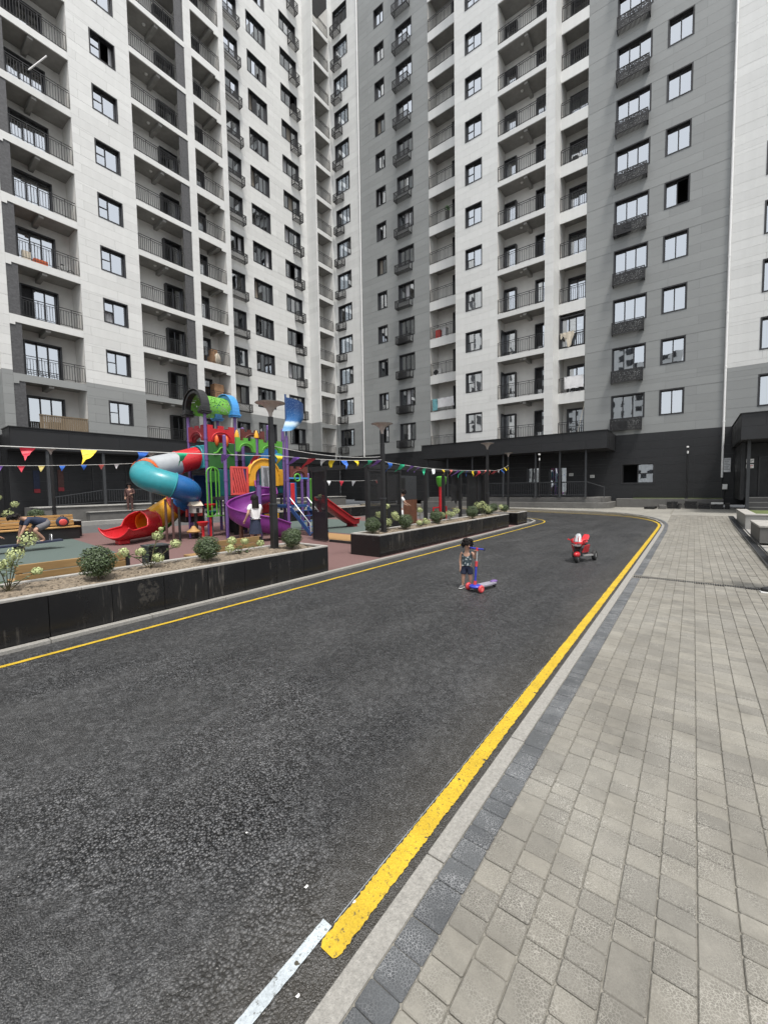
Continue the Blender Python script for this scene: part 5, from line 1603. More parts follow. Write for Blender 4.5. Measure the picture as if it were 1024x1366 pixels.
perforated('fence_screen', 'black perforated fence screen behind the second planter, right of its first lamp post', (-7.2, 9.58), (-7.2, 10.28), .3, 2.12)
fr2 = thing('pergola', 'black pergola beam on posts running behind the second planter', 'pergola', (-7.28, 8.6, 0))
MB().box(-.06, 0, 2.16, .06, 8.3, 2.28).obj('beam', 'black_metal', fr2)
for y in (.9, 1.74, 3.3, 4.55, 5.9, 8.2): MB().box(-.05, y-.05, 0, .05, y+.05, 2.16).obj('post', 'black_metal', fr2)
for y0, y1, lb in ((13.95, 14.9, 'ragged dark cloth screen under the pergola, right of the red swing post'), (15.35, 16.2, 'tall black panel under the pergola, left of the far lamp post'), (16.3, 17.05, 'narrow black panel at the far end of the pergola')):
    t_ = thing('dark_screen', lb, 'screen', (-7.4, y0, 0), 0, 'dark screens under the pergola')
    rows = []
    for i in range(9):
        z = .45+(2.1-.45)*i/8 if 'cloth' not in lb else 1.0+1.05*i/8
        rows.append([(.03*math.sin(i*1.3+j), (y1-y0)*j/6+.03*math.sin(i*2.1+j*.7), z+(.1*math.sin(j*2.2) if i == 0 else 0)) for j in range(7)])
    if 'cloth' in lb:
        MB().grid(rows).obj('cloth', 'black_metal', t_, smooth=0)
        MB().bar((0, 0, 2.05), (0, y1-y0, 2.05), .03).obj('rail', 'black_metal', t_)
    else:
        MB().box(-.02, 0, .1, .02, y1-y0, 2.1).obj('panel', 'charcoal_panel', t_, bevel=.004)
        f_ = MB(); f_.box(.02, 0, .1, .035, .05, 2.1).box(.02, y1-y0-.05, .1, .035, y1-y0, 2.1).obj('edge_strip', 'black_metal', t_)
kb = thing('kiosk', 'grey playhouse kiosk with dark window and brown timber lower wall behind the second planter', 'kiosk', (-9.6, 14.2, 0))
MB().box(-1.0, -.75, 1.1, .0, .75, 2.1).obj('upper_wall', 'grey_metal', kb)
MB().box(.0, -.7, 1.45, .02, -.15, 2.0).obj('window', 'black_metal', kb); MB().box(.0, -.74, 1.40, .05, -.1, 1.44).obj('sill', 'grey_metal', kb)
for k in range(8): MB().box(-.02, -.75+.185*k, .0, .03, -.75+.185*k+.175, 1.08).obj('plank', 'wood_brown', kb)
# ================================================================== BENCHES, POTS, SMALL FURNITURE
def plank_bench(label, y0, y1, x=-6.90):
    t_ = thing('wooden_bench', label, 'bench', (x, y0, 0), 0, 'plank benches turned towards the playground')
    L = y1-y0
    for z0, z1 in ((.45, .555), (.565, .675)): MB().box(-.035, 0, z0, 0, L, z1).obj('back_plank', 'wood_plank', t_, bevel=.004)
    for k in range(3): MB().box(-.48+.14*k, 0, .40, -.36+.14*k, L, .44).obj('seat_plank', 'wood_plank', t_, bevel=.004)
    for y in (.02, L-.08): MB().box(-.45, y, 0, -.04, y+.06, .40).box(-.05, y, .40, -.036, y+.06, .66).obj('leg', 'black_metal', t_)
    MB().box(-.06, L+.005, .3, .02, L+.05, .66).obj('end_plate', 'black_metal', t_)
plank_bench('plank bench back behind the near planter at the left edge', 1.22, 2.50)
plank_bench('plank bench back behind the near planter, beside the girl', 3.62, 4.92)
pot = thing('flower_pot', 'square black flower pot behind the near planter between the two plank benches', 'pot', (-7.1, 3.02, 0))
MB().box(-.14, -.16, .3, .14, .16, .70).obj('body', 'black_granite', pot, bevel=.006); MB().box(-.15, -.17, .70, .15, .17, .72).obj('rim', 'grey_metal', pot)
MB().box(-.1, -.1, 0, .1, .1, .3).obj('stand', 'black_metal', pot)
bn = thing('wooden_bench', 'yellow slatted wooden bench at the far left with a backpack on its seat', 'bench', (-17.2, 2.55, 0))
for k in range(4): MB().box(-.28-.03*k-.03, 0, .47+.095*k, -.28-.03*k, 2.20, .55+.095*k).obj('back_slat', 'wood_bench', bn, bevel=.005)
for k in range(3): MB().box(-.24+.13*k, 0, .40, -.13+.13*k, 2.28, .44).obj('seat_slat', 'wood_bench', bn, bevel=.005)
MB().box(-.3, .05, 0, .08, 2.25, .36).obj('base', 'black_metal', bn)
for y in (.3, 2.1): MB().bar((-.3, y, .36), (-.42, y, .85), .04).obj('back_support', 'black_metal', bn)
bp = thing('backpack', 'round dark backpack with a red picture lying on the wooden bench', 'backpack', (-17.2, 4.35, .44))
MB().ball((0, 0, .17), (.11, .19, .18), 16, 10).obj('body', 'cloth_navy', bp, smooth=60)
MB().ball((.085, 0, .16), (.035, .12, .11), 14, 8).obj('front_pocket', 'plastic_coral', bp, smooth=60)
MB().tube([(0, -.04, .34), (0, -.03, .39), (0, .03, .39), (0, .04, .34)], .012, 6).obj('handle', 'cloth_navy', bp, smooth=60)
for k, y in enumerate((1.05, 1.42)):
    yb = thing('yellow_board', 'upright yellow board at the left edge, %s' % ('cut by the frame' if k == 0 else 'right of the other one'), 'board', (-20.0, y, .55))
    MB().box(-.03, 0, 0, .03, .30, .62).obj('board', 'wood_bench', yb, bevel=.01); MB().box(-.05, .05, -.55, .05, .25, 0).obj('foot', 'black_metal', yb)
ss = thing('seesaw', 'dark low seesaw plank under the crouching boy', 'seesaw', (-14.6, 2.7, 0), R(90))
MB().bar((-1.0, 0, .16), (.95, 0, .24), .28, .05).obj('plank', 'cloth_navy', ss); MB().cyl((0, -.16, .1), (0, .16, .1), .1, n=12).obj('pivot', 'black_metal', ss)
for x in (-.7, .7): MB().tube([(x, -.1, .24), (x, -.1, .42), (x, .1, .42), (x, .1, .24)], .015, 6).obj('handle', 'steel', ss, smooth=60)

# dark paving slabs left lying before the plinth
slabs = [(-1.95, 28.15, .50, .95, 'black_granite', .12, 'thin black slab lying flat, leftmost of the row before the dark wall'),
         (-1.42, 28.45, .34, .8, 'plinth_stone', .20, 'grey slab lying flat, second from the left of the row before the dark wall'),
         (-.95, 28.75, .5, .55, 'black_granite', .40, 'stack of black slabs right of the grey slab'),
         (-.62, 28.5, .16, .6, 'black_granite', .30, 'narrow black slab leaning between two stacks'),
         (-.1, 28.75, .55, .5, 'black_granite', .42, 'large black slab stack at the middle of the row'),
         (.5, 28.75, .5, .5, 'black_granite', .30, 'low black slab left of the pale one'),
         (1.05, 28.8, .52, .5, 'black_granite', .36, 'slab with a pale top, second from the right of the row'),
         (1.5, 28.7, .2, .5, 'black_granite', .36, 'small black block at the right end of the row')]
for x, y, w_, l_, m, h_, lb in slabs:
    t_ = thing('stone_slab', lb, 'stone slab', (x, y, zg(x, y)+.004), rnd.uniform(-.1, .1), 'dark stone slabs left before the plinth')
    n = max(1, round(h_/.10))
    for k in range(n):
        o_ = rnd.uniform(-.02, .02)
        MB().box(-w_/2+o_, -l_/2, k*h_/n, w_/2+o_, l_/2, (k+1)*h_/n-.004).obj('slab', 'paper_white' if ('pale top' in lb and k == n-1) else m, t_, bevel=.004)

# right edge: raised bed, stone bench blocks, two white shapes of unknown kind
rb2 = thing('raised_bed', 'pale stone raised bed with grass at the right edge', 'raised bed', (1.42, 18.3, 0))
MB().box(0, 0, 0, 6, .22, .48).box(0, .22, 0, .22, 3.4, .48).box(.22, 3.2, 0, 6, 3.4, .48).obj('stone_wall', 'plinth_light', rb2, bevel=.01)
MB().box(-.02, -.03, .48, 6, .3, .53).box(-.02, .30, .48, .3, 3.45, .53).obj('cap_stone', 'stone_cap', rb2, bevel=.008)
MB().box(.22, .22, .3, 6, 3.2, .50).obj('grass', 'grass_mat', rb2)
for x, y, l_, lb in ((1.36, 13.9, 2.0, 'grey stone bench block at the right edge, in front of the raised bed'), (1.34, 10.7, .95, 'grey stone block nearest the camera at the right edge')):
    t_ = thing('stone_block', lb, 'stone bench', (x, y, .05), 0, 'grey stone bench blocks')
    MB().box(0, 0, 0, .55, l_, .40).obj('block', 'plinth_stone', t_, bevel=.008); MB().box(-.02, -.02, .40, .57, l_+.02, .45).obj('top_slab', 'stone_cap', t_, bevel=.006)
gl_ = thing('white_dome', 'white mushroom shaped object of unknown kind on a dark stem between the stone blocks', 'unidentified object', (1.50, 12.55, .05))
MB().cyl((0,0,0), (0,0,.17), .05, n=12).obj('stem', 'black_metal', gl_, smooth=50)
MB().lathe([(.0, .30), (.06, .29), (.10, .25), (.115, .215), (.09, .21), (.0, .21)], (0,0,0), 18).obj('cap', 'plastic_white', gl_, smooth=50)
MB().lathe([(.0, .165), (.115, .17), (.12, .19), (.07, .205)], (0,0,0), 18).obj('lower_cap', 'plastic_white', gl_, smooth=50)
gl2 = thing('white_globe', 'white globe on a pale horizontal tube above the stone blocks at the right edge', 'unidentified object', (1.56, 13.3, .05))
MB().ball((0, 0, .56), .105, 18, 12).obj('globe', 'plastic_white', gl2, smooth=60)
MB().torus((-.03, -.1, .56), .035, .008, 14, 6, Matrix.Rotation(R(90), 3, 'X')).obj('ring', 'grey_metal', gl2, smooth=60)
MB().cyl((.1, 0, .56), (.85, 0, .57), .06, n=12).obj('tube', 'cloth_cream', gl2, smooth=50)
MB().cyl((.8, 0, 0), (.8, 0, .55), .05, n=10).obj('stand', 'black_metal', gl2, smooth=50)
# boards and boxes on the dark walls
nb_ = thing('notice_board', 'pale notice board on the dark wall beside the right downpipe', 'notice board', (1.24, CY-.03, 2.17))
MB().box(0, -.05, 0, .42, -.02, .84).obj('frame', 'grey_metal', nb_, bevel=.005); MB().box(.03, -.058, .03, .39, -.05, .81).obj('sheet', 'steel', nb_)
for k in range(7): MB().box(.06, -.060, .70-.09*k, .36-.05*(k % 3), -.0585, .72-.09*k).obj('text_line', 'grey_metal', nb_)
jb = thing('junction_box', 'small white box on the dark wall below the notice board', 'electric box', (1.30, CY-.03, 1.22))
MB().box(0, -.12, 0, .22, 0, .30).obj('casing', 'paper_white', jb, bevel=.01); MB().box(.02, -.124, .04, .20, -.12, .26).obj('cover', 'plastic_white', jb)
MB().cyl((.11, -.06, -.5), (.11, -.06, 0), .02, n=8).obj('conduit', 'black_metal', jb)
for x, y, z, lb, red in ((1.98, 26.0, 2.52, 'upper white plate beside the right entrance', False), (1.98, 26.0, 2.27, 'lower white plate with a red line beside the right entrance', True),
                         (-6.83, CY-.02, 2.22, 'small white plate right of the rear entrance door', False), (-5.52, CY-.02, 2.06, 'small white plate on the dark wall near the end of the rear railing', False)):
    t_ = thing('door_plate', lb, 'sign', (x, y, z), 0, 'white plates beside the entrances')
    MB().box(0, -.03, 0, .27, 0, .19).obj('plate', 'paper_white', t_, bevel=.003)
    MB().box(.03, -.033, .11, .24, -.0305, .13).box(.03, -.033, .05, .20, -.0305, .065).obj('print', 'flag_red' if red else 'grey_metal', t_)
# posters in the dark entrance of the left wing
for u, z, m, m2, lb in ((5.95, 1.62, 'cloth_navy', 'plastic_darkred', 'narrow blue and red poster on the wall at the far left entrance'), (7.0, 1.7, 'cloth_brown', 'plastic_darkred', 'dark red panel behind the far left canopy post')):
    t_ = thing('poster', lb, 'poster', (AX+.03, u, z), 0)
    MB().box(0, 0, .22, .02, .26, 1.2).obj('upper_print', m, t_); MB().box(0, 0, 0, .02, .26, .21).obj('lower_print', m2, t_)

# air conditioners and balcony belongings
ac_unit((-17.62, CY+.42, 10.92), 0, 'white outdoor unit on the narrow balcony left of the white bay, lower floors')
ac_unit((-6.95, CY+.45, 22.85), 0, 'white outdoor unit on the balcony between the white bay and the grey wall', w=.62)
for k in (0, 1, 2, 3): ac_unit((-20.85+.1*(k % 2), CY-.08, 5.16+3*k), 0, ['dark outdoor unit in the lowest basket under a triple window of the grey wall', 'dark outdoor unit in the second lowest basket of the grey wall', 'dark outdoor unit in the third lowest basket of the grey wall', 'dark outdoor unit in the fourth lowest basket of the grey wall'][k], True)
for k in (0, 4): ac_unit((-4.2, CY-.08, 5.08+3*k), 0, ['dark outdoor unit behind the lowest cut plate basket', 'dark outdoor unit in the cut plate basket four floors up'][k > 0], True, .8)
cb = thing('cabinet', 'tall brown wooden cabinet standing on a left wing balcony', 'cabinet', (AX-.75, 17.25, 7.82))
MB().box(-.3, -.4, 0, .3, .35, 1.75).obj('body', 'cardboard', cb, bevel=.01); MB().box(.301, -.38, .05, .31, -.03, 1.7).box(.301, -.01, .05, .31, .33, 1.7).obj('door', 'cardboard', cb)
bx = thing('cardboard_box', 'pile of cardboard and cloth on a left wing balcony above the cabinet', 'box', (AX-.6, 16.9, 10.82))
MB().box(-.25, -.3, 0, .25, .3, .7).box(-.2, -.2, .71, .2, .25, 1.2).obj('box', 'cardboard', bx); MB().ball((.1, .25, .5), (.25, .3, .55), 12, 8).obj('cloth', 'cloth_cream', bx, smooth=60)
def hanging(label, x0, x1, y, z, h, m, seed, drop=0):
    q = random.Random(seed); t_ = thing('hung_cloth', label, 'cloth', (x0, y, z), 0, 'cloths hung over balcony railings')
    rows = []
    for i in range(6):
        rows.append([((x1-x0)*j/9+(q.uniform(-.03, .03) if drop else 0), -.06+.05*math.sin(j*1.9+i*.5)+q.uniform(-.015, .015), -h*i/5-drop*math.exp(-((j-6)/1.6)**2)*(i/5)-(.18*math.sin(j*2.7) if drop else 0)*(i/5)+q.uniform(-.02, .02)) for j in range(10)])
    MB().grid(rows).obj('cloth', m, t_, smooth=0)
    MB().cyl((0, -.03, .01), (x1-x0, -.03, .01), .012, n=6).obj('rod', 'steel', t_)
hanging('crumpled cream cloth spilling over the narrow balcony beside the grey wall', -7.5, -6.6, CY, 8.95+3.0, .35, 'cloth_cream', 3, .75)
hanging('white cloth hung along the narrow balcony rail beside the grey wall', -7.2, -6.0, CY, 8.95, .8, 'cloth_white', 5)
hanging('white laundry over the narrow balcony left of the white bay', -17.1, -15.6, CY, 8.95, .75, 'cloth_white', 7)
hanging('pale blue cloth at the left end of the same narrow balcony as the white laundry', -17.6, -17.1, CY, 8.95, .95, 'cloth_teal', 9)
bk_ = thing('child_bicycle', 'small bicycle and toys standing behind a left wing balcony rail', 'bicycle', (AX-.35, 8.0, 13.86))
rx = Matrix.Rotation(R(90), 3, 'Y')
for y in (-.28, .28): MB().torus((0, y, .17), .16, .018, 18, 6, rx).obj('wheel', 'tyre', bk_, smooth=60)
MB().tube([(0, -.28, .17), (0, -.1, .45), (0, .2, .45), (0, .28, .17)], .016, 6).tube([(0, .2, .45), (0, .22, .62)], .014, 6).tube([(-.15, .22, .62), (.15, .22, .62)], .014, 6).obj('frame', 'plastic_white', bk_, smooth=60)
MB().ball((0, -.1, .5), (.05, .1, .03), 8, 6).obj('saddle', 'plastic_black', bk_, smooth=60)
cr = thing('toy_crate', 'orange toy crate behind a left wing balcony rail, left of the small bicycle', 'crate', (AX-.5, 6.95, 13.86))
MB().box(-.2, -.3, 0, .2, .3, .35).obj('crate', 'plastic_orange', cr, bevel=.01); MB().box(-.1, -.75, 0, .1, -.4, .6).obj('board', 'cloth_cream', cr)
st_ = thing('drying_pole', 'white pole sticking out over a top left balcony rail', 'pole', (AX+.02, 6.85, 23.6))
MB().bar((0, 0, .0), (.75, .62, .72), .05).obj('pole', 'plastic_white', st_)
MB().bar((0, -.05, -.05), (0, .05, .05), .06).obj('clip', 'plastic_black', st_)
lp2 = thing('leaning_pole', 'pale pole leaning inside the lowest narrow balcony beside the grey wall', 'pole', (-6.4, CY+.1, 4.95))
MB().bar((0, 0, .0), (.42, .1, 2.1), .035).obj('pole', 'cloth_cream', lp2)

pp_ = thing('potted_plant', 'small green plant on the narrow balcony left of the white bay, high up', 'plant', (-16.3, CY+.35, 22.88), 0)
MB().lathe([(0, 0), (.12, 0), (.16, .9), (.14, .9), (0, .86)], (0,0,0), 12).obj('pot', 'plinth_stone', pp_, smooth=45)
leaf_cloud(160, .22, .05, 31).obj('leaves', ['plastic_green', 'leaf'], pp_, loc=(0, 0, 1.12), fixn=False)
for x_, m_, lb_ in ((-17.2, 'plastic_coral', 'red storage box behind the narrow balcony rail left of the white bay'), (-16.6, 'cloth_white', 'white storage box beside the red one on the same narrow balcony')):
    t_ = thing('storage_box', lb_, 'box', (x_, CY+.4, 13.88), 0)
    MB().box(-.2, -.2, 0, .2, .2, .75).obj('body', m_, t_, bevel=.01); MB().box(-.22, -.22, .75, .22, .22, .82).obj('lid', 'plastic_white', t_, bevel=.008)
# litter on the asphalt
for x, y, s_, lb in ((-1.005, 1.09, .006, 'white paper scrap on the asphalt left of the end of the yellow line'), (-.955, .765, .007, 'torn white scrap on the asphalt between white line and kerb'),
                     (-1.62, 1.03, .005, 'tiny yellowish scrap on the asphalt, left part of the foreground'), (-1.20, 1.02, .007, 'crumpled pale scrap on the asphalt left of the white line')):
    s_ *= .7; t_ = thing('paper_scrap', lb, 'litter', (x, y, .0)); q = random.Random(int(x*1000))
    MB().grid([[(s_*(i-1)*q.uniform(.6, 1.3), s_*(j-1)*q.uniform(.8, 1.9), .002+q.uniform(0, .35*s_)) for j in range(3)] for i in range(3)]).obj('paper', 'paper_white', t_)

# ================================================================== SCOOTER AND RIDE-ON MOTORBIKE
sc_ = thing('kick_scooter', 'blue and red three wheeled kick scooter held by the toddler', 'scooter', (-2.62, 5.69, 0), math.atan2(.41, .12)-R(90))
rxx = Matrix.Rotation(R(90), 3, 'Y')
for x in (-.125, .125):
    w_ = MB().torus((x, 0, .058), .036, .024, 18, 8, rxx).obj('front_wheel', 'scooter_red', sc_, smooth=60)
    MB().cyl((x-.022, 0, .058), (x+.022, 0, .058), .026, n=12).obj('hub', 'flag_coral', w_, smooth=50)
MB().ball((0, .02, .075), (.105, .10, .035), 14, 8).obj('front_cover', 'scooter_blue', sc_, smooth=60)
MB().prism([(-.06, .06, .055), (.06, .06, .055), (.062, .30, .05), (.05, .46, .055), (-.05, .46, .055), (-.062, .30, .05)], (0, 0, .034)).obj('deck', 'scooter_deck', sc_, bevel=.006)
MB().torus((0, .47, .045), .027, .018, 16, 7, rxx).obj('rear_wheel', 'tyre', sc_, smooth=60)
MB().ball((0, .45, .092), (.048, .075, .022), 12, 8).obj('rear_brake', 'post_purple', sc_, smooth=60)
MB().cyl((0, -.0, .085), (0, .012, .16), .026, n=12).obj('stem_joint', 'scooter_red', sc_, smooth=50)
MB().cyl((0, .012, .16), (0, .035, .40), .016, n=10).obj('lower_stem', 'scooter_blue', sc_, smooth=50)
MB().cyl((0, .035, .38), (0, .042, .46), .021, n=10).obj('clamp', 'scooter_red', sc_, smooth=50)
MB().cyl((0, .042, .46), (0, .06, .64), .011, n=10).obj('upper_stem', 'steel', sc_, smooth=50)
MB().cyl((0, .06, .62), (0, .062, .665), .022, n=10).obj('bar_head', 'scooter_red', sc_, smooth=50)
for sx in (-1, 1):
    MB().cyl((sx*.02, .062, .65), (sx*.135, .055, .652), .014, n=10).obj('grip', 'scooter_blue', sc_, smooth=50)
    MB().cyl((sx*.135, .055, .652), (sx*.142, .055, .652), .02, n=10).obj('grip_end', 'cloth_navy', sc_, smooth=50)

mk = thing('toy_motorbike', 'red and white ride-on toy motorbike parked on the asphalt', 'toy motorbike', (-1.88, 9.02, 0), R(-4))
def wheel(parent, x, y, r, w_):
    o = MB().lathe([(r*.55, -w_/2), (r*.9, -w_/2), (r, -w_*.3), (r, w_*.3), (r*.9, w_/2), (r*.55, w_/2)], (x, y, r), 20, rxx).obj('wheel', 'tyre', parent, smooth=40)
    MB().lathe([(.0, -w_*.42), (r*.5, -w_*.4), (r*.57, -w_*.3), (r*.57, w_*.3), (r*.5, w_*.4), (0, w_*.42)], (x, y, r), 16, rxx).obj('rim', 'steel', o, smooth=40)
    return o
wheel(mk, 0, .0, .105, .075); wheel(mk, -.20, .52, .095, .06); wheel(mk, .20, .52, .105, .075)
MB().ball((0, -.01, .165), (.062, .12, .065), 12, 8).obj('front_fender', 'plastic_red', mk, smooth=60)
for x in (-.055, .055): MB().cyl((x, 0, .11), (x*.9, .07, .33), .014, n=8).obj('fork', 'grey_metal', mk, smooth=50)
fm_ = MB()
for i, (z, hw, y) in enumerate(((.235, .055, -.03), (.27, .085, -.07), (.33, .115, -.075), (.385, .125, -.03), (.42, .11, .04))): pass
rows = []
for z, hw, y0, dp in ((.315, .05, .0, .05), (.345, .085, -.055, .09), (.385, .118, -.085, .12), (.43, .140, -.065, .13), (.465, .142, -.025, .11), (.49, .118, .03, .08)):
    rows.append([(hw*math.sin(a), y0+dp*(1-math.cos(a)), z) for a in [R(-105+210*k/12) for k in range(13)]])
MB().grid(rows).obj('front_fairing', 'plastic_red', mk, smooth=0)
MB().grid([[(x*1.03, y-.014, z+.004*(i-1)) for x, y, z in r_[3:10]] for i, r_ in enumerate(rows[1:3])]).obj('nose_panel', 'plastic_white', mk, smooth=0)
MB().grid([[(x*.9, y+.004, z-.03) for x, y, z in r_] for r_ in rows[0:2]]).obj('intake', 'plastic_black', mk, smooth=0)
MB().ball((0, .06, .34), (.07, .12, .08), 12, 8).obj('inner_fairing', 'plastic_black', mk, smooth=60)
ws = []
for z, hw, y0 in ((.44, .078, -.070), (.48, .080, -.035), (.53, .070, .015), (.57, .052, .055), (.592, .028, .08)):
    ws.append([(hw*.95*math.sin(a), y0+hw*.7*(1-math.cos(a)), z) for a in [R(-75+150*k/8) for k in range(9)]])
MB().grid(ws).obj('windscreen', 'plastic_grey', mk, smooth=0)
for sx in (-1, 1):
    MB().bar((sx*.040, -.068, .455), (sx*.034, -.012, .545), .016, .006).obj('windscreen_stripe', 'plastic_darkred', mk)
    MB().ball((sx*.055, -.098, .40), (.034, .012, .010), 10, 6).obj('headlight', 'plastic_black', mk, smooth=60)
    MB().tube([(sx*.10, .10, .45), (sx*.16, .09, .465), (sx*.21, .10, .455)], .014, 7).obj('handlebar', 'plastic_black', mk, smooth=60)
    MB().bar((sx*.12, .0, .455), (sx*.185, -.02, .475), .03, .022).obj('mirror_arm', 'plastic_red', mk)
    MB().prism([(sx*.07, .05, .20), (sx*.125, .08, .36), (sx*.13, .38, .34), (sx*.09, .42, .17)], (sx*.02, 0, 0)).obj('side_panel', 'plastic_red', mk, bevel=.008)
MB().ball((0, .22, .40), (.10, .15, .075), 14, 8).obj('tank', 'plastic_red', mk, smooth=60)
MB().ball((0, .38, .355), (.095, .13, .04), 14, 8).obj('seat', 'plastic_black', mk, smooth=60)
MB().prism([(-.08, .42, .34), (.08, .42, .34), (.065, .66, .47), (-.065, .66, .47)], (0, .02, .06)).obj('tail', 'plastic_red', mk, bevel=.02)
MB().box(-.08, .05, .12, .08, .5, .24).obj('chassis', 'plastic_black', mk, bevel=.01)
MB().bar((-.2, .52, .1), (.2, .52, .1), .03).obj('axle', 'grey_metal', mk)
MB().bar((.08, .1, .14), (.2, .48, .12), .05, .03).obj('foot_board', 'steel', mk)

# ================================================================== PEOPLE
def skin_mesh(name, pts, edges, radii, mat, root, lv=2):
    me = bpy.data.meshes.new('tmp'); me.from_pydata(pts, edges, []); o = bpy.data.objects.new('tmp', me); COL.objects.link(o)
    md = o.modifiers.new('s', 'SKIN'); sv = me.skin_vertices[0].data
    for i, r_ in enumerate(radii):
        sv[i].radius = (r_, r_) if not isinstance(r_, tuple) else r_; sv[i].use_root = (i == root)
    md.use_smooth_shade = True
    sb = o.modifiers.new('d', 'SUBSURF'); sb.levels = lv; sb.render_levels = lv
    dg = bpy.context.evaluated_depsgraph_get(); dg.update()
    m2 = bpy.data.meshes.new_from_object(o.evaluated_get(dg)); m2.name = name
    bpy.data.objects.remove(o); m2.materials.clear(); m2.materials.append(M[mat])
    m2.polygons.foreach_set('use_smooth', [True]*len(m2.polygons))
    return m2
def person(label, loc, rotz, H, J, clothes, hair='short', group=None, cat='person', child=False):
    """J: joints in units of the standing height, facing -y; clothes: list of (name, material, kind)"""
    P_, E_, R__ = [], [], []
    def v(p, r_): P_.append(tuple(q*H for q in p)); R__.append(r_*H if not isinstance(r_, tuple) else tuple(q*H for q in r_)); return len(P_)-1
    def chain(a, lst):
        for p, r_ in lst: b = v(p, r_); E_.append((a, b)); a = b
        return a
    hs = 1.32 if child else 1.0
    pel = v(J['pelvis'], .062)
    spine = chain(pel, [(tuple((a+b)/2 for a, b in zip(J['pelvis'], J['chest'])), 0.060), (J['chest'], .066)])
    neck = chain(spine, [(J['neck'], .032*hs)])
    hd, nk = Vector(J['head']), Vector(J['neck']); up = (hd-nk).normalized()
    fw = Vector(J.get('look', (0, -1, 0))).normalized()
    chain(neck, [(tuple(hd-up*.03*hs+fw*.006), .044*hs), (tuple(hd+fw*.002), .056*hs), (tuple(hd+up*.04*hs), .052*hs), (tuple(hd+up*.062*hs), .03*hs)])
    hands = {}
    for s_ in 'LR':
        sh = chain(spine, [(J['sh'+s_], .033)])
        el = chain(sh, [(J['el'+s_], .025)]); wr = chain(el, [(J['wr'+s_], .0165)])
        w_ = Vector(J['wr'+s_]); fd = Vector(J.get('hd'+s_, tuple(w_-Vector(J['el'+s_])))).normalized()
        palm = chain(wr, [(tuple(w_+fd*.035), .019)])
        sd2 = fd.cross(Vector((0, 0, 1))); sd2 = sd2.normalized() if sd2.length > .1 else Vector((1, 0, 0)); dn = fd.cross(sd2)
        for k, (o_, l_) in enumerate(((-.016, .034), (-.0055, .040), (.0055, .038), (.016, .028))):
            b0 = w_+fd*.050+sd2*o_; chain(palm, [(tuple(b0), .0068), (tuple(b0+fd*l_*.5+dn*.004), .0062), (tuple(b0+fd*l_*.85+dn*.014), .0052)])
        t0 = w_+fd*.028+sd2*(-.022); chain(palm, [(tuple(t0), .0072), (tuple(t0+fd*.022-sd2*.010+dn*.006), .0058)])
        hands[s_] = w_+fd*.04
        hip = chain(pel, [(J['hip'+s_], .056)]); kn = chain(hip, [(J['kn'+s_], .040)]); an = chain(kn, [(J['an'+s_], .024)])
        a_ = Vector(J['an'+s_]); td = Vector(J.get('toe'+s_, (0, -1, 0))).normalized()
        chain(an, [(tuple(a_+td*.03+Vector((0,0,-.022))), .022), (tuple(a_+td*.085+Vector((0,0,-.030))), .017)])
    body = skin_mesh('person', P_, E_, R__, 'skin', pel)
    o = inst('person', body, None, loc, rotz); tag(o, label, cat, group)
    if len(body.polygons) == 0: print('EMPTY BODY', label)
    # face and hair
    side_ = fw.cross(up).normalized(); hdp = hd*H; k_ = H*hs
    f_ = MB(); 
    for sg in (-1, 1):
        c = hdp+fw*.052*k_+side_*sg*.020*k_-up*.002*k_
        MB().ball(c, .0075*k_, 8, 6).obj('eye', 'hair', o, smooth=60)
        MB().ball(hdp-up*.008*k_+side_*sg*.056*k_, (.010*k_, .014*k_, .018*k_), 8, 6).obj('ear', 'skin', o, smooth=60)
    MB().ball(hdp+fw*.060*k_-up*.018*k_, (.010*k_, .010*k_, .012*k_), 8, 6).obj('nose', 'skin', o, smooth=60)
    MB().ball(hdp+fw*.050*k_-up*.038*k_, (.013*k_, .005*k_, .0035*k_), 8, 6).obj('mouth', 'cloth_brown', o, smooth=60)
    q = random.Random(label); hb = MB(); Q = up.to_track_quat('Z', 'Y').to_matrix()
    prof_n = 18; rows = []
    for i in range(11):
        th = math.pi*.70*i/10; row = []; wob = [.06*math.sin(k*2.3)+.05*q.uniform(-1, 1) for k in range(prof_n)]; wob.append(wob[0])
        for k in range(prof_n+1):
            a = 2*math.pi*k/prof_n
            d = up*math.cos(th)+ (side_*math.cos(a)+fw*math.sin(a))*math.sin(th)
            front = max(0, d.dot(fw)); th2 = th*(1-.42*front*front+wob[k]*(i/10)**2)
            d = up*math.cos(th2)+(side_*math.cos(a)+fw*math.sin(a))*math.sin(th2)
            r_ = .074*k_*(1+.09*q.uniform(-1, 1)+.05*math.sin(a*5+th*3))
            row.append(hdp+up*.016*k_+d*r_*(1.0 if d.dot(fw) < .3 else .96))
        rows.append(row)
    hb.grid(rows)
    for _ in range(90 if hair != 'long' else 0):                     # loose tufts
        a = q.uniform(0, 6.28); th = q.uniform(.1, .66)*math.pi
        d = up*math.cos(th)+(side_*math.cos(a)+fw*math.sin(a))*math.sin(th)
        if d.dot(fw) > .35 and th > .40*math.pi: continue
        p0 = hdp+up*.016*k_+d*.072*k_; tg = (d*.35-up*(.4+th*.25)+side_*q.uniform(-.6, .6)+fw*q.uniform(-.4, .4)).normalized()
        hb.tube([p0-tg*.012*k_, p0+tg*.014*k_+d*.007*k_, p0+tg*.036*k_+d*.004*k_], [.012*k_, .010*k_, .001*k_], 5)
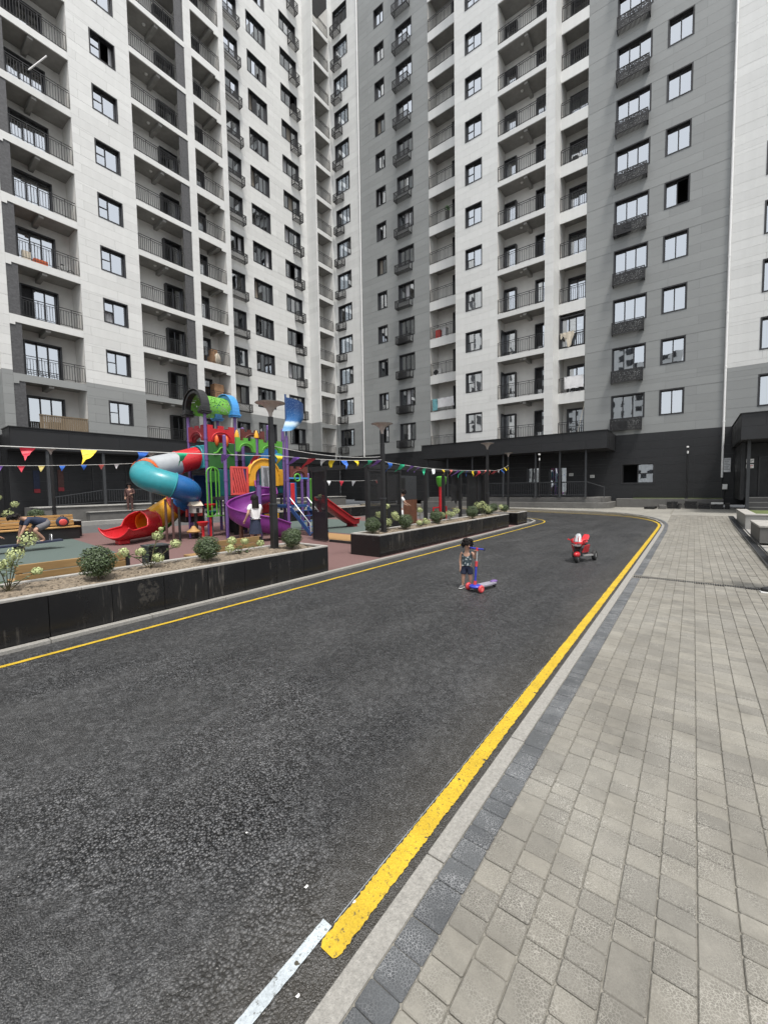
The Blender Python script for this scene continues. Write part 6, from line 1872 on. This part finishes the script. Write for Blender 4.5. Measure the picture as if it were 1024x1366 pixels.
    if hair == 'long':
        rows = []
        for i in range(8):
            z = i/7; row = []
            for k in range(11):
                a = R(15+150*k/10)
                row.append(hdp+up*(.04-.215*z)*k_+(-fw*math.sin(a)*.068+side_*math.cos(a)*(.07+.012*z))*k_+fw*(-.01*z)*k_)
            rows.append(row)
        hb.grid(rows)
    hb.obj('hair', 'hair', o, smooth=0, fixn=False)
    # clothes: loose skins round parts of the same skeleton
    for nm, mat, kind in clothes:
        p2, e2, r2 = [], [], []
        def v2(p, r_): p2.append(tuple(q_*H for q_ in p)); r2.append(r_*H if not isinstance(r_, tuple) else tuple(q_*H for q_ in r_)); return len(p2)-1
        def ch2(a, lst):
            for p, r_ in lst: b = v2(p, r_); e2.append((a, b)); a = b
            return a
        pe, chs = Vector(J['pelvis']), Vector(J['chest'])
        if kind in ('top', 'tee', 'long'):
            a = v2(tuple(pe+(chs-pe)*.06), .092); b = ch2(a, [(tuple(pe+(chs-pe)*.5), .088), (tuple(chs), .092), (tuple(chs+(Vector(J['neck'])-chs)*.62), .050)])
            c_ = 2
            for s_ in 'LR':
                sh, el, wr = Vector(J['sh'+s_]), Vector(J['el'+s_]), Vector(J['wr'+s_])
                if kind == 'top': ch2(c_, [(tuple(chs+(sh-chs)*.62+Vector((0,0,.012))), .046), (tuple(sh*.78+Vector(J['neck'])*.22+Vector((0,0,.014))), .026)])
                elif kind == 'tee': ch2(c_, [(tuple(sh), .043), (tuple(sh+(el-sh)*.62), .038)])
                else: ch2(c_, [(tuple(sh), .042), (tuple(el), .034), (tuple(wr-(wr-el)*.12), .026)])
        else:
            a = v2(tuple(pe+(chs-pe)*.18), .088); b = ch2(a, [(tuple(pe), .092)])
            end = dict(shorts=.80, trousers=1.9, skirt=.98)[kind]
            for s_ in 'LR':
                hp, kn, an = Vector(J['hip'+s_]), Vector(J['kn'+s_]), Vector(J['an'+s_])
                h_ = ch2(b, [(tuple(hp), .074)])
                if end < 1: ch2(h_, [(tuple(hp+(kn-hp)*end*.5), .068), (tuple(hp+(kn-hp)*end*.85), .066), (tuple(hp+(kn-hp)*end), .064)])
                else: ch2(h_, [(tuple(kn), .048), (tuple(kn+(an-kn)*.9), .038)])
        if kind == 'skirt':
            c3 = pe*H; hem = (Vector(J['hipL'])+Vector(J['hipR']))*H*.5; kz = (J['knL'][2]+J['knR'][2])*H*.5
            rws = []
            for u, rr_ in ((0, .076), (.12, .094), (.5, .104), (1, .122)):
                z_ = (c3.z+.07*H)*(1-u)+(kz-.03*H)*u
                rws.append([(c3.x+rr_*H*(1+.10*u*math.sin(k*2.1))*math.cos(2*math.pi*k/24), c3.y+.82*rr_*H*(1+.10*u*math.sin(k*2.1))*math.sin(2*math.pi*k/24), z_) for k in range(25)])
            MB().grid(rws).obj(nm, mat, o, smooth=0, fixn=False); continue
        inst(nm, skin_mesh(nm, p2, e2, r2, mat, 1), o)
    return o, hands
def shoes(o, H, J, mat, sole):
    for s_ in 'LR':
        a_ = Vector(J['an'+s_])*H; td = Vector(J.get('toe'+s_, (0, -1, 0))).normalized(); ang = math.atan2(td.y, td.x)
        c = a_+td*.045*H; rot_ = rotz3(ang)
        s1 = MB().ball((c.x, c.y, c.z-.018*H), (.082*H, .034*H, .032*H), 12, 8, rot_).obj('shoe', mat, o, smooth=60)
        MB().obox((c.x, c.y, c.z-.040*H), (.16*H, .062*H, .014*H), rot_).obj('sole', sole, s1, bevel=.004)

# toddler: faces the camera, one hand on the scooter bar
TH = .80
JT = dict(pelvis=(0, .0, .46), chest=(0, -.005, .635), neck=(0, -.01, .755), head=(.01, -.025, .875), look=(.55, -.8, -.15),
          shL=(.105, 0, .715), elL=(.165, -.07, .60), wrL=(.175, -.17, .76), hdL=(.1, -.5, .35),
          shR=(-.105, 0, .715), elR=(-.135, .01, .55), wrR=(-.125, -.02, .40),
          hipL=(.055, 0, .43), knL=(.065, -.01, .24), anL=(.07, .01, .055), toeL=(.25, -1, 0), hipR=(-.055, 0, .43), knR=(-.07, -.015, .24), anR=(-.085, .0, .055), toeR=(-.35, -1, 0))
tod, hd_ = person('toddler in a dark patterned vest and shorts standing with one hand on a scooter', (-2.80, 5.80, 0), R(18), TH, JT,
             [('vest', 'cloth_print', 'top'), ('shorts', 'cloth_navy', 'shorts')], child=True)
shoes(tod, TH, JT, 'cloth_grey', 'shoe_white')
# girl walking through the playground
JG = dict(pelvis=(0, 0, .53), chest=(.0, .0, .70), neck=(0, 0, .815), head=(0, -.01, .92), look=(.25, -1, 0),
          shL=(.10, 0, .785), elL=(.15, .06, .64), wrL=(.19, .0, .52), shR=(-.10, 0, .785), elR=(-.14, -.05, .65), wrR=(-.12, -.16, .60),
          hipL=(.05, 0, .5), knL=(.055, -.05, .28), anL=(.06, .0, .045), hipR=(-.05, 0, .5), knR=(-.055, .0, .27), anR=(-.06, .09, .06))
girl, _ = person('girl with long dark hair in white tee and dark skirt walking before the purple slide', (-9.85, 6.90, 0), R(250), 1.46, JG, [('tee', 'cloth_white', 'tee'), ('skirt', 'cloth_navy', 'skirt')], hair='long')
shoes(girl, 1.46, JG, 'shoe_white', 'shoe_white')
# person in white bending at the kiosk, seen from behind
JW = dict(pelvis=(0, .0, .52), chest=(0, -.02, .70), neck=(0, -.05, .81), head=(0, -.09, .90), look=(0, -1, -.5),
          shL=(.105, -.02, .78), elL=(.14, -.09, .66), wrL=(.10, -.19, .62), shR=(-.105, -.02, .78), elR=(-.14, -.09, .66), wrR=(-.10, -.19, .62),
          hipL=(.055, 0, .5), knL=(.06, -.01, .27), anL=(.06, 0, .045), hipR=(-.055, 0, .5), knR=(-.06, -.01, .27), anR=(-.06, 0, .045))
pw, _ = person('person in white top and pale shorts seen from behind at the grey kiosk', (-8.75, 12.45, 0), R(150), 1.55, JW, [('shirt', 'cloth_white', 'tee'), ('shorts', 'cloth_white', 'shorts')])
shoes(pw, 1.55, JW, 'shoe_white', 'shoe_white')
# boy crouching forward on the seesaw, hands down
JB = dict(pelvis=(0, .26, .50), chest=(0, .03, .56), neck=(0, -.10, .60), head=(0, -.20, .63), look=(0, -.75, -.65),
          shL=(.11, -.06, .57), elL=(.12, -.14, .40), wrL=(.09, -.20, .24), shR=(-.11, -.06, .57), elR=(-.12, -.10, .40), wrR=(-.09, -.14, .24),
          hipL=(.06, .24, .48), knL=(.10, .02, .38), anL=(.09, .17, .20), hipR=(-.06, .24, .48), knR=(-.10, .02, .38), anR=(-.09, .17, .20))
boy, _ = person('boy in navy tee and grey shorts crouching forward, both hands down, far left', (-14.7, 2.98, -.02), R(8), 1.55, JB, [('tee', 'cloth_navy', 'tee'), ('shorts', 'cloth_grey', 'shorts')])
shoes(boy, 1.40, JB, 'cloth_grey', 'shoe_white')
JB2 = dict(pelvis=(0, .25, .40), chest=(0, .10, .55), neck=(0, .0, .63), head=(0, -.06, .72), look=(0, -1, -.3),
          shL=(.11, .02, .58), elL=(.12, -.18, .42), wrL=(.08, -.38, .33), shR=(-.11, .02, .58), elR=(-.12, -.18, .42), wrR=(-.08, -.38, .33),
          hipL=(.06, .24, .38), knL=(.09, .0, .36), anL=(.08, .05, .19), hipR=(-.06, .24, .38), knR=(-.09, .0, .36), anR=(-.08, .05, .19))
boy2, _ = person('person cut by the left edge reaching both arms towards the crouching boy', (-14.4, 1.72, 0), R(184), 1.45, JB2, [('tee', 'cloth_cream', 'tee'), ('shorts', 'cloth_navy', 'shorts')])
shoes(boy2, 1.45, JB2, 'cloth_grey', 'shoe_white')
JS = dict(pelvis=(0, 0, .53), chest=(0, 0, .70), neck=(0, 0, .82), head=(0, -.01, .925),
          shL=(.11, 0, .79), elL=(.15, -.02, .63), wrL=(.08, -.12, .62), shR=(-.11, 0, .79), elR=(-.14, .02, .63), wrR=(-.14, -.02, .49),
          hipL=(.055, 0, .5), knL=(.06, -.01, .27), anL=(.065, 0, .045), hipR=(-.055, 0, .5), knR=(-.06, 0, .27), anR=(-.065, .02, .045))
ps, _ = person('thin person in brown clothes standing by the dark railing of the left wing', (-24.8, 9.35, .56), R(60), 1.52, JS, [('shirt', 'cloth_brown', 'long'), ('trousers', 'cloth_brown', 'trousers')])
shoes(ps, 1.52, JS, 'cloth_brown', 'cloth_brown')
JSit = dict(pelvis=(0, 0, .30), chest=(0, -.01, .47), neck=(0, -.01, .59), head=(0, -.02, .69),
          shL=(.11, 0, .56), elL=(.14, -.06, .42), wrL=(.08, -.18, .36), shR=(-.11, 0, .56), elR=(-.14, -.06, .42), wrR=(-.08, -.18, .36),
          hipL=(.06, -.02, .29), knL=(.08, -.24, .28), anL=(.08, -.24, .06), hipR=(-.06, -.02, .29), knR=(-.08, -.24, .28), anR=(-.08, -.24, .06))
pst, _ = person('pale haired person in white sitting on the lane kerb behind the tube slide', (-23.35, 10.55, -.16), R(90), 1.65, JSit, [('shirt', 'cloth_white', 'tee'), ('trousers', 'cloth_cream', 'trousers')])
shoes(pst, 1.65, JSit, 'shoe_white', 'shoe_white')
JP = dict(JS, wrL=(.15, .03, .49), elL=(.15, .03, .63), elR=(-.15, .03, .63), wrR=(-.15, .03, .49), anL=(.065, -.085, .045), knL=(.06, -.05, .27), anR=(-.065, .06, .045))
# passer-by of whom only a shoe tip enters the frame at the right edge
pby, _ = person('passer-by at the right edge of whom only a black shoe with white sole shows', (1.16, 8.05, 0), R(-88), 1.70, JP, [('shirt', 'cloth_grey', 'tee'), ('trousers', 'cloth_navy', 'trousers')])
shoes(pby, 1.70, JP, 'plastic_black', 'shoe_white')
